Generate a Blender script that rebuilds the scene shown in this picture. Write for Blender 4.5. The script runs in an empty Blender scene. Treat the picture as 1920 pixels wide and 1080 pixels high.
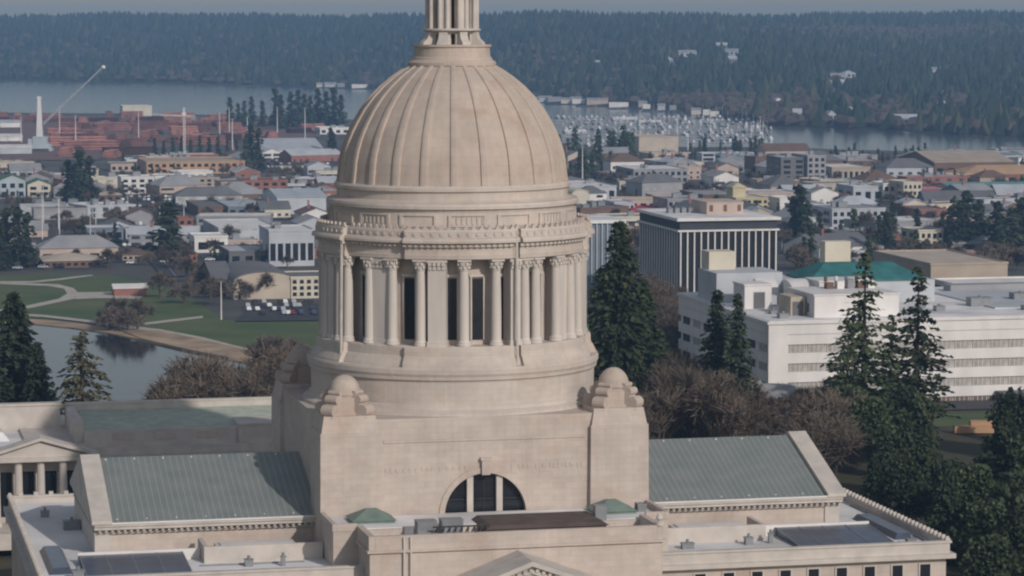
import bpy, math, random
import numpy as np
from math import sin, cos, pi, radians as R, sqrt, atan2, asin
random.seed(7); rng = np.random.default_rng(7)
C = bpy.context.scene.collection
# ------------------------------------------------------------------ camera model
F = 5600.0; CZ = 75.0; PIT = math.atan(515/5600)
TH = R(13); CT, ST = cos(TH), sin(TH)
TOWN = -34.0
def ray(px, py):
    u = (px-960)/F; v = (540-py)/F
    return (u, cos(PIT)+v*sin(PIT), -sin(PIT)+v*cos(PIT))
def at_z(px, py, z):
    d = ray(px, py); t = (z-CZ)/d[2]
    return (d[0]*t, d[1]*t, z)
def at_Y(px, py, Y):
    d = ray(px, py); t = Y/d[1]
    return (d[0]*t, Y, CZ+d[2]*t)
def proj(x, y, z):
    cy = y*cos(PIT)-(z-CZ)*sin(PIT); cz = y*sin(PIT)+(z-CZ)*cos(PIT)
    return (960+F*x/cy, 540-F*cz/cy)
# ------------------------------------------------------------------ materials
M = {}
def mat(name, col, rough=.8, var=.18, scale=.6, metal=0, bump=0, rnd=0, col2=None, detail=4, spec=.3, stretch=None):
    m = bpy.data.materials.new(name); m.use_nodes = True
    nt = m.node_tree; N = nt.nodes; Lk = nt.links; b = N['Principled BSDF']
    b.inputs['Roughness'].default_value = rough; b.inputs['Metallic'].default_value = metal
    b.inputs['Specular IOR Level'].default_value = spec
    tc = N.new('ShaderNodeTexCoord'); src = tc.outputs['Object']
    if stretch:
        mp = N.new('ShaderNodeMapping'); mp.inputs['Scale'].default_value = stretch
        Lk.new(src, mp.inputs[0]); src = mp.outputs[0]
    n = N.new('ShaderNodeTexNoise'); n.inputs['Scale'].default_value = scale; n.inputs['Detail'].default_value = detail
    Lk.new(src, n.inputs['Vector'])
    r = N.new('ShaderNodeValToRGB'); r.color_ramp.elements[0].position = .3; r.color_ramp.elements[1].position = .7
    c2 = col2 or tuple(min(1, c*(1+var)) for c in col)
    c1 = col if col2 else tuple(c*(1-var) for c in col)
    r.color_ramp.elements[0].color = (*c1, 1); r.color_ramp.elements[1].color = (*c2, 1)
    Lk.new(n.outputs['Fac'], r.inputs[0]); out = r.outputs[0]
    if rnd:
        oi = N.new('ShaderNodeObjectInfo'); hs = N.new('ShaderNodeHueSaturation')
        mr = N.new('ShaderNodeMapRange'); mr.inputs['To Min'].default_value = 1-rnd; mr.inputs['To Max'].default_value = 1+rnd
        Lk.new(oi.outputs['Random'], mr.inputs[0]); Lk.new(mr.outputs[0], hs.inputs['Value']); Lk.new(out, hs.inputs['Color']); out = hs.outputs[0]
    Lk.new(out, b.inputs['Base Color'])
    if bump:
        bp = N.new('ShaderNodeBump'); bp.inputs['Strength'].default_value = bump; bp.inputs['Distance'].default_value = .1
        Lk.new(n.outputs['Fac'], bp.inputs['Height']); Lk.new(bp.outputs[0], b.inputs['Normal'])
    M[name] = m; return m
def stone(name, c1, c2, mortar, cyl=False, bw=1.6, bh=.7):
    m = bpy.data.materials.new(name); m.use_nodes = True
    nt = m.node_tree; N = nt.nodes; Lk = nt.links; b = N['Principled BSDF']
    b.inputs['Roughness'].default_value = .85; b.inputs['Specular IOR Level'].default_value = .2
    tc = N.new('ShaderNodeTexCoord'); sp = N.new('ShaderNodeSeparateXYZ'); Lk.new(tc.outputs['Object'], sp.inputs[0])
    a = N.new('ShaderNodeMath')
    if cyl:
        a.operation = 'ARCTAN2'; Lk.new(sp.outputs[1], a.inputs[0]); Lk.new(sp.outputs[0], a.inputs[1])
        s = N.new('ShaderNodeMath'); s.operation = 'MULTIPLY'; s.inputs[1].default_value = 17; Lk.new(a.outputs[0], s.inputs[0]); ax = s.outputs[0]
    else:
        a.operation = 'ADD'; Lk.new(sp.outputs[0], a.inputs[0]); Lk.new(sp.outputs[1], a.inputs[1]); ax = a.outputs[0]
    cb = N.new('ShaderNodeCombineXYZ'); Lk.new(ax, cb.inputs[0]); Lk.new(sp.outputs[2], cb.inputs[1])
    br = N.new('ShaderNodeTexBrick'); br.inputs['Scale'].default_value = 1; br.inputs['Brick Width'].default_value = bw; br.inputs['Row Height'].default_value = bh
    br.inputs['Mortar Size'].default_value = .02; br.inputs['Mortar Smooth'].default_value = .4; br.inputs['Bias'].default_value = -.1
    br.inputs['Color1'].default_value = (*c1, 1); br.inputs['Color2'].default_value = (*c2, 1); br.inputs['Mortar'].default_value = (*mortar, 1)
    Lk.new(cb.outputs[0], br.inputs[0])
    n = N.new('ShaderNodeTexNoise'); n.inputs['Scale'].default_value = .22; n.inputs['Detail'].default_value = 7; n.inputs['Roughness'].default_value = .65
    Lk.new(tc.outputs['Object'], n.inputs['Vector'])
    mr = N.new('ShaderNodeMapRange'); mr.inputs[1].default_value = .3; mr.inputs[2].default_value = .7; mr.inputs['To Min'].default_value = .87; mr.inputs['To Max'].default_value = 1.1
    Lk.new(n.outputs['Fac'], mr.inputs[0])
    # rain streaks: noise stretched downwards
    mp = N.new('ShaderNodeMapping'); mp.inputs['Scale'].default_value = (1.6, 1.6, .12); Lk.new(tc.outputs['Object'], mp.inputs[0])
    n2 = N.new('ShaderNodeTexNoise'); n2.inputs['Scale'].default_value = 1; n2.inputs['Detail'].default_value = 5; Lk.new(mp.outputs[0], n2.inputs['Vector'])
    mr2 = N.new('ShaderNodeMapRange'); mr2.inputs[1].default_value = .35; mr2.inputs[2].default_value = .6; mr2.inputs['To Min'].default_value = .955; mr2.inputs['To Max'].default_value = 1.01
    Lk.new(n2.outputs['Fac'], mr2.inputs[0])
    mu = N.new('ShaderNodeMath'); mu.operation = 'MULTIPLY'; Lk.new(mr.outputs[0], mu.inputs[0]); Lk.new(mr2.outputs[0], mu.inputs[1])
    n3 = N.new('ShaderNodeTexNoise'); n3.inputs['Scale'].default_value = .13; n3.inputs['Detail'].default_value = 9; n3.inputs['Roughness'].default_value = .7; n3.inputs['Distortion'].default_value = .6
    mp3 = N.new('ShaderNodeMapping'); mp3.inputs['Location'].default_value = (31, 7, 3); mp3.inputs['Scale'].default_value = (1, 1, 1.6); Lk.new(tc.outputs['Object'], mp3.inputs[0]); Lk.new(mp3.outputs[0], n3.inputs['Vector'])
    mr3 = N.new('ShaderNodeMapRange'); mr3.inputs[1].default_value = .52; mr3.inputs[2].default_value = .68; mr3.inputs['To Min'].default_value = 0; mr3.inputs['To Max'].default_value = .55; Lk.new(n3.outputs['Fac'], mr3.inputs[0])
    mx3 = N.new('ShaderNodeMixRGB'); mx3.inputs[2].default_value = (c2[0]*.90, c2[1]*.76, c2[2]*.68, 1); Lk.new(mr3.outputs[0], mx3.inputs[0]); Lk.new(br.outputs[0], mx3.inputs[1])
    hs = N.new('ShaderNodeHueSaturation'); Lk.new(mx3.outputs[0], hs.inputs['Color']); Lk.new(mu.outputs[0], hs.inputs['Value'])
    Lk.new(hs.outputs[0], b.inputs['Base Color'])
    bp = N.new('ShaderNodeBump'); bp.inputs['Strength'].default_value = .3; bp.inputs['Distance'].default_value = .08
    Lk.new(n2.outputs['Fac'], bp.inputs['Height']); Lk.new(bp.outputs[0], b.inputs['Normal'])
    M[name] = m; return m
def seam(name, c1, c2, pitch=.6, axis=0, rough=.5, metal=.3):
    m = mat(name, c1, rough=rough, var=.15, scale=.35, metal=metal, col2=c2)
    nt = m.node_tree; N = nt.nodes; Lk = nt.links; b = N['Principled BSDF']
    tc = N.new('ShaderNodeTexCoord'); sp = N.new('ShaderNodeSeparateXYZ'); Lk.new(tc.outputs['Object'], sp.inputs[0])
    pm = N.new('ShaderNodeMath'); pm.operation = 'MODULO'; pm.inputs[1].default_value = pitch
    ad = N.new('ShaderNodeMath'); ad.operation = 'ADD'; ad.inputs[1].default_value = 1000
    Lk.new(sp.outputs[axis], ad.inputs[0]); Lk.new(ad.outputs[0], pm.inputs[0])
    lt = N.new('ShaderNodeMath'); lt.operation = 'LESS_THAN'; lt.inputs[1].default_value = pitch*.16; Lk.new(pm.outputs[0], lt.inputs[0])
    mx = N.new('ShaderNodeMixRGB'); mx.inputs[2].default_value = (*[c*1.9+.02 for c in c2], 1)
    sc = N.new('ShaderNodeMath'); sc.operation = 'MULTIPLY'; sc.inputs[1].default_value = .3; Lk.new(lt.outputs[0], sc.inputs[0])
    Lk.new(sc.outputs[0], mx.inputs[0]); old = b.inputs['Base Color'].links[0].from_socket; Lk.new(old, mx.inputs[1]); Lk.new(mx.outputs[0], b.inputs['Base Color'])
    return m
def water(name, col, rough, scale, bumpd):
    m = bpy.data.materials.new(name); m.use_nodes = True; nt = m.node_tree; N = nt.nodes; b = N['Principled BSDF']
    b.inputs['Base Color'].default_value = (*col, 1); b.inputs['Roughness'].default_value = rough; b.inputs['IOR'].default_value = 1.33
    tc = N.new('ShaderNodeTexCoord'); n = N.new('ShaderNodeTexNoise'); n.inputs['Scale'].default_value = scale; n.inputs['Detail'].default_value = 6
    nt.links.new(tc.outputs['Object'], n.inputs['Vector']); bp = N.new('ShaderNodeBump'); bp.inputs['Strength'].default_value = .5; bp.inputs['Distance'].default_value = bumpd
    nt.links.new(n.outputs['Fac'], bp.inputs['Height']); nt.links.new(bp.outputs[0], b.inputs['Normal']); M[name] = m
stone('sandstone', (.53,.455,.40), (.485,.42,.37), (.43,.37,.325))
stone('sandstone_round', (.54,.475,.42), (.505,.445,.395), (.46,.40,.355), cyl=True)
stone('dome_stone', (.48,.405,.345), (.455,.38,.325), (.41,.335,.28), cyl=True, bw=2.2, bh=1.1)
mat('pale_stone', (.52,.475,.43), var=.12, scale=.5, bump=.1)
mat('shaft_stone', (.55,.50,.455), var=.12, scale=.5, bump=.1, stretch=(1,1,.2))
seam('roof_metal', (.22,.25,.24), (.28,.30,.285), .75, 0)
mat('glass_dark', (.014,.016,.02), rough=.15, var=.3, spec=.5)
mat('dark_recess', (.05,.045,.042), rough=.7)
mat('white_paint', (.68,.655,.635), rough=.6, var=.10, scale=.25, detail=9, stretch=(1,1,.35))
mat('flat_roof', (.68,.67,.67), rough=.8, var=.22, scale=.12, detail=8)
mat('green_pale', (.40,.45,.37), rough=.7, var=.15)
mat('green_copper', (.16,.215,.185), rough=.6, var=.2)
mat('brown_roof', (.10,.075,.065), rough=.8, var=.2)
mat('skylight_glass', (.05,.065,.10), rough=.3, var=.25, spec=.5)
mat('metal_grey', (.25,.26,.27), rough=.5, var=.15, metal=.3)
mat('asphalt', (.055,.055,.06), var=.25, scale=.05, detail=9)
mat('town_ground', (.12,.115,.105), var=.0, col2=(.05,.05,.04), scale=.02, detail=10)
mat('grass', (.05,.095,.022), var=.25, scale=.03, detail=12, col2=(.12,.135,.05))
mat('path_gravel', (.46,.42,.36), var=.15, scale=.3)
mat('bank_earth', (.54,.39,.26), var=.2, scale=.08, col2=(.24,.18,.12), detail=8)
mat('hill_ground', (.02,.03,.025), var=.2, scale=.01, col2=(.05,.045,.035))
water('lake_water', (.02,.02,.022), .06, .35, .05); M['lake_water'].node_tree.nodes['Principled BSDF'].inputs['IOR'].default_value = 1.13
water('bay_water', (.05,.065,.075), .12, .2, .3)
mat('needle', (.030,.046,.020), var=0, col2=(.075,.092,.04), scale=.5, rnd=.3, rough=.9)
mat('needle_dark', (.022,.036,.020), var=0, col2=(.055,.07,.036), scale=.4, rnd=.3, rough=.9)
mat('leaf_evergreen', (.022,.036,.018), var=0, col2=(.065,.08,.036), scale=.35, rnd=.35, rough=.7)
mat('bark', (.09,.065,.05), var=.3, scale=2)
mat('twig', (.165,.13,.098), var=0, col2=(.115,.09,.07), scale=.3, rnd=.3)
mat('twig_olive', (.14,.115,.085), var=0, col2=(.10,.08,.062), scale=.3, rnd=.3)
mat('forest_dark', (.012,.025,.018), var=0, col2=(.025,.04,.02), scale=.01)
mat('forest_brown', (.10,.075,.062), var=0, col2=(.055,.045,.038), scale=.02)
mat('forest_olive', (.04,.055,.025), var=0, col2=(.06,.06,.035), scale=.01)
PAL = dict(white=(.70,.68,.65), cream=(.58,.53,.43), tan=(.40,.33,.26), brick=(.29,.13,.10), grey=(.30,.30,.31), dark=(.05,.055,.065),
    blue=(.17,.20,.24), teal=(.12,.26,.26), yellow=(.50,.44,.28), brown=(.16,.10,.075), red=(.42,.035,.04), orange=(.46,.29,.17), pink=(.48,.38,.32), silver=(.45,.47,.50), charcoal=(.15,.15,.155), beige=(.48,.41,.33), skyblue=(.40,.45,.48), green=(.08,.16,.09), rust=(.28,.12,.085))
for k, v in PAL.items(): mat('paint_'+k, v, var=.12, scale=.12, detail=7)
def pm(k): return M['paint_'+k]
# ------------------------------------------------------------------ mesh builder
class MB:
    def __init__(s): s.v = []; s.f = []; s.mi = []; s.cur = 0
    def add(s, vs, fs):
        o = len(s.v); s.v += [tuple(v) for v in vs]; s.f += [tuple(i+o for i in f) for f in fs]; s.mi += [s.cur]*len(fs); return s
    def box(s, x0, x1, y0, y1, z0, z1):
        return s.add([(x0,y0,z0),(x1,y0,z0),(x1,y1,z0),(x0,y1,z0),(x0,y0,z1),(x1,y0,z1),(x1,y1,z1),(x0,y1,z1)],
                     [(0,3,2,1),(4,5,6,7),(0,1,5,4),(1,2,6,5),(2,3,7,6),(3,0,4,7)])
    def taper(s, x0, x1, y0, y1, z0, z1, ix, iy):
        return s.add([(x0,y0,z0),(x1,y0,z0),(x1,y1,z0),(x0,y1,z0),(x0+ix,y0+iy,z1),(x1-ix,y0+iy,z1),(x1-ix,y1-iy,z1),(x0+ix,y1-iy,z1)],
                     [(0,3,2,1),(4,5,6,7),(0,1,5,4),(1,2,6,5),(2,3,7,6),(3,0,4,7)])
    def rbox(s, cx, cy, a, w, d, z0, z1):       # centred, rotated by a
        vs = []
        for z in (z0, z1):
            for (x, y) in ((-w/2,-d/2),(w/2,-d/2),(w/2,d/2),(-w/2,d/2)):
                vs.append((cx+x*cos(a)-y*sin(a), cy+x*sin(a)+y*cos(a), z))
        return s.add(vs, [(0,3,2,1),(4,5,6,7),(0,1,5,4),(1,2,6,5),(2,3,7,6),(3,0,4,7)])
    def prism(s, poly, z0, z1):
        n = len(poly)
        return s.add([(x,y,z0) for x,y in poly]+[(x,y,z1) for x,y in poly],
            [tuple(reversed(range(n))), tuple(range(n,2*n))]+[(i,(i+1)%n,n+(i+1)%n,n+i) for i in range(n)])
    def prof(s, poly, y0, y1):                   # polygon in x,z extruded along y (ccw seen from -y)
        n = len(poly)
        return s.add([(x,y0,z) for x,z in poly]+[(x,y1,z) for x,z in poly],
            [tuple(range(n)), tuple(reversed(range(n,2*n)))]+[(i,n+i,n+(i+1)%n,(i+1)%n) for i in range(n)])
    def profx(s, poly, x0, x1):                  # polygon in y,z extruded along x
        n = len(poly)
        return s.add([(x0,y,z) for y,z in poly]+[(x1,y,z) for y,z in poly],
            [tuple(reversed(range(n))), tuple(range(n,2*n))]+[(i,(i+1)%n,n+(i+1)%n,n+i) for i in range(n)])
    def lathe(s, pr, n=48, off=None, angs=None, cx=0, cy=0, close=True):
        A = angs if angs else [2*pi*i/n for i in range(n)]
        n = len(A); vs = []
        for (r, z) in pr:
            for a in A:
                rr = r+(off(a) if off else 0)
                vs.append((cx+rr*sin(a), cy-rr*cos(a), z))
        fs = []
        for j in range(len(pr)-1):
            for i in range(n if close else n-1):
                k = (i+1) % n
                fs.append((j*n+i, j*n+k, (j+1)*n+k, (j+1)*n+i))
        return s.add(vs, fs)
    def tube(s, pts, rad, n=6):
        vs = []; fs = []
        for j, p in enumerate(pts):
            r = rad[j] if hasattr(rad, '__len__') else rad
            q = pts[min(j+1, len(pts)-1)]; o = pts[max(j-1, 0)]
            d = np.array(q, float)-np.array(o, float); d /= (np.linalg.norm(d)+1e-9)
            u = np.cross(d, (0,0,1) if abs(d[2]) < .9 else (1,0,0)); u /= np.linalg.norm(u); w = np.cross(d, u)
            for i in range(n):
                t = 2*pi*i/n; vs.append(tuple(np.array(p)+r*(cos(t)*u+sin(t)*w)))
        for j in range(len(pts)-1):
            for i in range(n):
                k = (i+1) % n; fs.append((j*n+i, j*n+k, (j+1)*n+k, (j+1)*n+i))
        fs.append(tuple(range(n))); fs.append(tuple(reversed(range((len(pts)-1)*n, len(pts)*n))))
        return s.add(vs, fs)
    def build(s, name, mats, parent=None, smooth=False, loc=None, rz=0, **props):
        me = bpy.data.meshes.new(name); me.from_pydata(s.v, [], s.f)
        for m in (mats if isinstance(mats, (list, tuple)) else [mats]): me.materials.append(m if not isinstance(m, str) else M[m])
        if any(s.mi): me.polygons.foreach_set('material_index', s.mi)
        if smooth: me.polygons.foreach_set('use_smooth', [True]*len(s.f))
        me.update()
        return link(name, me, parent, loc, rz, **props)
def link(name, me, parent=None, loc=None, rz=0, **props):
    o = bpy.data.objects.new(name, me); C.objects.link(o)
    if parent: o.parent = parent
    if loc: o.location = loc
    o.rotation_euler.z = rz
    for k, v in props.items(): o[k] = v
    return o
SEEN = {}
def tag(o, label, cat, group=None, share=False):
    if not share:
        if label in SEEN: print('DUPLICATE LABEL', label)
        SEEN[label] = 1
    o['label'] = label; o['category'] = cat
    if group: o['group'] = group
    return o
def empty(name, loc, rz=0):
    o = bpy.data.objects.new(name, None); C.objects.link(o); o.location = loc; o.rotation_euler.z = rz; o.empty_display_size = 1
    return o
def copy_tree(o, parent=None, **kw):
    c = o.copy(); C.objects.link(c)
    if parent: c.parent = parent
    for ch in list(o.children): copy_tree(ch, c)
    return c
HAZE=1.15e-4; SKY=.105; SUN=3.1; EXPO=-.36; SUNAZ=146
# ================================================================== CAPITOL
CX, CY = -7.24, 362.0
cap = empty('capitol_building', (CX, CY, 0), TH)
tag(cap, 'large sandstone capitol with ribbed dome, colonnaded drum and two gabled wings in the foreground', 'building')
def loc2w(lx, ly): return (CX+lx*CT-ly*ST, CY+lx*ST+ly*CT)
# --- dome
pr = [(13.9,54.4),(13.75,55.2),(13.62,56.2),(13.5,57.3),(13.25,58.5),(12.8,59.9),(12.35,60.95),(11.8,62.0),(10.9,63.5),(9.75,65.0),(8.6,66.2),(7.3,67.3),(6.1,68.15),(4.8,68.9)]
MB().lathe(pr, 120).build('dome', 'dome_stone', cap, smooth=True)
for k in range(24):
    a = R(4.4+15*k); mb = MB(); n = len(pr)
    vs = []
    for (r, z) in pr:
        hw = .16+r*.027
        for (t, dr) in ((-hw,-.1),(-hw*.9,.20),(-hw*.35,.27),(hw*.35,.27),(hw*.9,.20),(hw,-.1)):
            rr = r+dr; vs.append((rr*sin(a)+t*cos(a), -rr*cos(a)+t*sin(a), z))
    mb.add(vs, [(j*6+i, j*6+i+1, (j+1)*6+i+1, (j+1)*6+i) for j in range(n-1) for i in range(5)])
    mb.build('rib', 'dome_stone', cap)
MB().lathe([(13.7,54.9),(14.1,54.85),(14.35,54.6),(14.35,54.25),(14.05,54.1),(14.0,53.2),(14.6,52.95),(15.2,52.85),(15.3,52.6),(15.3,52.25),(14.95,52.1),(14.9,51.9)], 120).build('dome_ring', 'sandstone_round', cap)
# --- attic with panels
MB().lathe([(14.85,52.0),(14.85,48.6)], 120).build('attic', 'sandstone_round', cap)
for k in range(16):
    a = R(-5+22.5*k); pn = MB()
    for da in (-8, 8):
        aa = a+R(da); pn.rbox(14.9*sin(aa), -14.9*cos(aa), aa, .35, .3, 50.2, 51.6)
    for i in range(7):
        aa = a+R(-7+2.33*i)
        pn.rbox(14.92*sin(aa), -14.92*cos(aa), aa, .62, .2, 51.45, 51.62); pn.rbox(14.92*sin(aa), -14.92*cos(aa), aa, .62, .2, 50.2, 50.36)
        if k % 2 == 0: pn.rbox(14.86*sin(aa), -14.86*cos(aa), aa, .22, .2, 50.5, 51.3)
    pn.build('attic_panel', 'sandstone_round', cap)
# --- entablature with breaks
REC = [(-62,-31.5),(13.6,16.6),(59,75),(120,149),(196,200),(238,270)]
def off(a):
    d = math.degrees(a); d = (d+180) % 360-180
    for (p, q) in REC:
        for s in (0, -360):
            if p+s <= d <= q+s: return -.62
    return 0.0
angs = set(i*3.0 for i in range(120))
for p, q in REC:
    for e in (p, q): angs.update([(e-.02) % 360, (e+.02) % 360])
angs = [R(x) for x in sorted(angs)]
EN = MB().lathe([(15.0,50.0),(16.7,50.0),(16.8,49.75),(16.8,49.1),(17.15,48.95),(17.3,48.7),(17.3,48.45),(16.85,48.3),(16.75,47.95),(16.5,47.9),(16.5,47.05),(16.6,47.0),(16.55,46.55),(16.35,46.45),(14.8,46.45)], off=off, angs=angs)
db = EN
for i in range(150):
    a = 2*pi*i/150; r = 16.75+off(a); db.rbox(r*sin(a), -r*cos(a), a, .36, .4, 47.97, 48.28)
ab = EN
for i in range(110):
    a = 2*pi*i/110; r = 16.55+off(a)
    ab.rbox(r*sin(a), -r*cos(a), a, .5, .3, 49.99, 50.22); ab.rbox(r*sin(a), -r*cos(a), a, .26, .28, 50.2, 50.48)
rb = EN
for i in range(100):
    a = 2*pi*(i+.5)/100; r = 16.84+off(a); rb.rbox(r*sin(a), -r*cos(a), a, .32, .16, 49.25, 49.62)
EN.build('entablature', 'sandstone_round', cap)
# --- drum wall, windows, floor
MB().lathe([(14.1,46.6),(14.1,36.3)], 96).build('drum_wall', 'sandstone_round', cap)
gl = MB().box(-.66,.66,-.08,.08,0,7.2)
wme = None
for k in range(4):
    for d in (0, 12.5, -12.5, 32.5, -32.5):
        a = R(90*k+d); r = 14.13
        o = (gl.build('window', 'glass_dark', cap) if wme is None else link('window', wme, cap)); wme = wme or o.data
        o.location = (r*sin(a), -r*cos(a), 36.9); o.rotation_euler.z = a
        MB().box(-.86,-.67,-.2,.1,0,7.4).box(.67,.86,-.2,.1,0,7.4).box(-1.0,1.0,-.28,.1,7.4,7.7).build('window_frame', 'pale_stone', o)
# --- columns
cm = MB().lathe([(0,0),(.82,0),(.82,.22),(.72,.3),(.76,.42),(.66,.55),(.62,.7),(.61,3.5),(.56,7),(.52,8.75),(.58,8.85),(.56,9.0),(.62,9.4),(.72,9.75),(.80,9.95),(0,9.95)], 20)
for i in range(8):
    a = pi/4*i; cm.rbox(.66*sin(a), -.66*cos(a), a, .26, .2, 9.05, 9.38); cm.rbox(.74*sin(a+.39), -.74*cos(a+.39), a+.39, .26, .22, 9.45, 9.8)
cm.box(-.8,.8,-.8,.8,9.9,10.12)
colme = None
for k in range(4):
    for d in (7, -7, 20.5, -25.5, 26.5, 39, 51):
        a = R(90*k+d); r = 15.75+(off(a)*.55)
        o = (cm.build('column', 'shaft_stone', cap, smooth=False) if colme is None else link('column', colme, cap)); colme = colme or o.data
        o.location = (r*sin(a), -r*cos(a), 36.35); o.rotation_euler.z = a
    for d, w, r in ((-18.3, 2.1, 15.35), (15.1, 1.3, 15.35), (45, 2.3, 14.6)):
        a = R(90*k+d); p = MB()
        p.rbox(r*sin(a), -r*cos(a), a, w, 1.9, 36.3, 46.5); p.rbox(r*sin(a), -r*cos(a), a, w+.25, 2.15, 36.3, 36.9)
        for i in range(4):
            for zz, q in ((45.3,.0),(45.75,.12)):
                t = (i-1.5)*w/4; rr = r+1.0+q; p.rbox(rr*sin(a)+t*cos(a), -rr*cos(a)+t*sin(a), a, w/5.5, .22, zz, zz+.38)
        p.rbox(r*sin(a), -r*cos(a), a, w+.3, 2.3, 46.15, 46.44)
        p.build('pier', 'shaft_stone', cap)
# --- lower drum
MB().lathe([(13.4,36.3),(16.7,36.33),(16.8,36.2),(16.85,35.2),(17.1,34.9),(17.45,34.2),(17.5,33.9)], off=off, angs=angs).build('colonnade_base', 'sandstone_round', cap)
MB().lathe([(16.8,33.95),(17.65,33.95),(17.75,33.7),(17.75,33.2),(17.6,32.9),(17.55,32.5),(17.3,32.4),(17.25,32.2),(17.2,29.6),(17.5,29.45),(17.6,29.0),(17.9,28.9),(18.0,28.4)], 120).build('drum_base', 'sandstone_round', cap)
# vertical down-pipes of the drum
for d in (-62.8, 14.6):
    a = R(d); r = 17.0
    MB().tube([(r*sin(a),-r*cos(a),34.0),((r-.2)*sin(a),-(r-.2)*cos(a),49.0)], .17).build('down_pipe', 'pale_stone', cap)
# --- lantern
MB().lathe([(4.3,68.6),(5.3,68.75),(5.35,69.1),(5.1,69.3),(4.85,69.45),(4.8,69.7),(4.62,69.8),(4.55,70.9),(4.75,71.0),(4.75,71.25),(0,71.3)], 64).build('lantern_base', 'dome_stone', cap)
MB().lathe([(1.6,71.2),(1.6,79.8)], 24).build('lantern_shade_core', 'dark_recess', cap)  # dark cylinder stands in for the shade inside the open lantern
for k in range(8):
    a = R(22.5+45*k-9); p = MB()
    for (r0, w, d_, z0, z1) in ((2.35,1.05,1.2,71.2,79.6),):
        p.rbox(r0*sin(a), -r0*cos(a), a, w, d_, z0, z1)
    for t in (-.5, .5):
        p.lathe([(.26,72.9),(.24,79.4)], 10, cx=3.0*sin(a)+t*cos(a)*.95, cy=-3.0*cos(a)+t*sin(a)*.95)
    # scroll buttress
    vs = [];
    for (rr, z) in ((2.6,71.2),(4.1,71.2),(4.0,71.5),(3.5,71.95),(3.3,72.4),(3.3,72.75),(2.6,72.9)):
        for t in (-.5, .5): vs.append((rr*sin(a)+t*cos(a), -rr*cos(a)+t*sin(a), z))
    n = 7; p.add(vs, [tuple(range(0,14,2)), tuple(reversed(range(1,14,2)))]+[(2*i, 2*i+1, 2*((i+1)%n)+1, 2*((i+1)%n)) for i in range(n)])
    p.build('lantern_pier', 'pale_stone', cap)
    b2 = R(45*k-9); q = MB()
    for (zs, ztop, hw) in ((71.2,72.6,.32),(73.2,78.3,.42)):      # arched head between piers
        pts = [(-.9,zs if zs > 72 else 71.2),(-hw,zs)]; arch = [(-hw*cos(pi*i/8), ztop-hw+hw*sin(pi*i/8)) for i in range(9)]
        topz = 72.9 if zs < 72 else 79.6
        poly = arch
        for i in range(8):
            (x0, z0), (x1, z1) = arch[i], arch[i+1]
            rr = 2.62
            q.add([(rr*sin(b2)+x*cos(b2), -rr*cos(b2)+x*sin(b2), z) for x, z in ((x0,z0),(x1,z1),(x1,topz),(x0,topz))], [(0,1,2,3)])
        for sx in (-1, 1):
            cxx = sx*(hw+.9)/2; q.rbox(2.57*sin(b2)+cxx*cos(b2), -2.57*cos(b2)+cxx*sin(b2), b2, .9-hw, .1, zs-.3, topz)
    q.build('lantern_arch', 'pale_stone', cap)
MB().lathe([(0,72.85),(3.3,72.85),(3.5,72.95),(3.5,73.1),(3.2,73.2),(0,73.2)], 32).build('lantern_cornice', 'pale_stone', cap)
MB().lathe([(2.2,79.4),(4.1,79.5),(4.3,80.0),(3.6,80.2),(3.4,81.2),(3.1,82.6),(2.4,84.0),(1.2,85.2),(.5,85.9),(.3,88.5),(0,88.6)], 32).build('lantern_cap', 'dome_stone', cap, smooth=False)
# --- tower base block with the arched opening
W, H = 19.0, 18.4
tb = MB(); tb.box(-W, W, -H+1.2, H, 10, 28.4)
r0 = 4.85; zs = 16.9; xs = [-W]+[-r0*cos(pi*i/32) for i in range(33)]+[W]
def az(x): return zs+sqrt(max(0, r0*r0-x*x)) if abs(x) < r0 else 13.0
for i in range(len(xs)-1):
    xa, xb = xs[i], xs[i+1]; za, zb = az(xa), az(xb)
    if i == 0: za = zb = 13
    if i == len(xs)-2: za = zb = 13
    tb.add([(xa,-H,za),(xb,-H,zb),(xb,-H,28.4),(xa,-H,28.4),(xa,-H+1.25,za),(xb,-H+1.25,zb),(xb,-H+1.25,28.4),(xa,-H+1.25,28.4)], [(0,1,2,3),(0,4,5,1),(3,2,6,7)])
# splayed plinth between the square block and round drum
MB().lathe([(18.35,28.3),(18.3,28.75),(17.5,29.1)], 96).build('plinth_ring', 'sandstone_round', cap)
av = MB()
for i in range(32):
    a0, a1 = pi*i/32, pi*(i+1)/32
    P = [(-r*cos(a), y, zs+r*sin(a)) for a in (a0, a1) for r in (4.85, 5.5) for y in (-H-.16, -H+.3)]
    av.add(P, [(0,4,6,2),(0,1,5,4),(2,6,7,3)])
av.box(-.5,.5,-H-.55,-H,21.6,23.3); av.box(-.65,.65,-H-.62,-H,23.3,23.6)
av.build('archivolt', 'sandstone', cap)
wn = MB()
n = 32; pts = [(-4.9*cos(pi*i/n), zs+4.9*sin(pi*i/n)) for i in range(n+1)]
pts = [(-4.9,14.5)]+pts+[(4.9,14.5)]
wn.add([(x,-H+.9,z) for x, z in pts], [tuple(reversed(range(len(pts))))])
win = wn.build('arched_window', 'glass_dark', cap)
for x in (-1.75, 1.75): MB().box(x-.36,x+.36,-H+.25,-H+.85,14.4,zs+sqrt(4.85**2-x*x)-.05).build('mullion', 'pale_stone', win)
gb = MB()
for x in (0,): gb.box(x-.03,x+.03,-H+.8,-H+.87,14.4,zs+sqrt(4.85**2-x*x)-.1)
for z in (18.6,):
    xx = sqrt(max(0.1, 4.8**2-(z-zs)**2)); gb.box(-xx,xx,-H+.8,-H+.88,z-.04,z+.04)
gb.build('glazing_bars', 'dark_recess', win)
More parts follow.
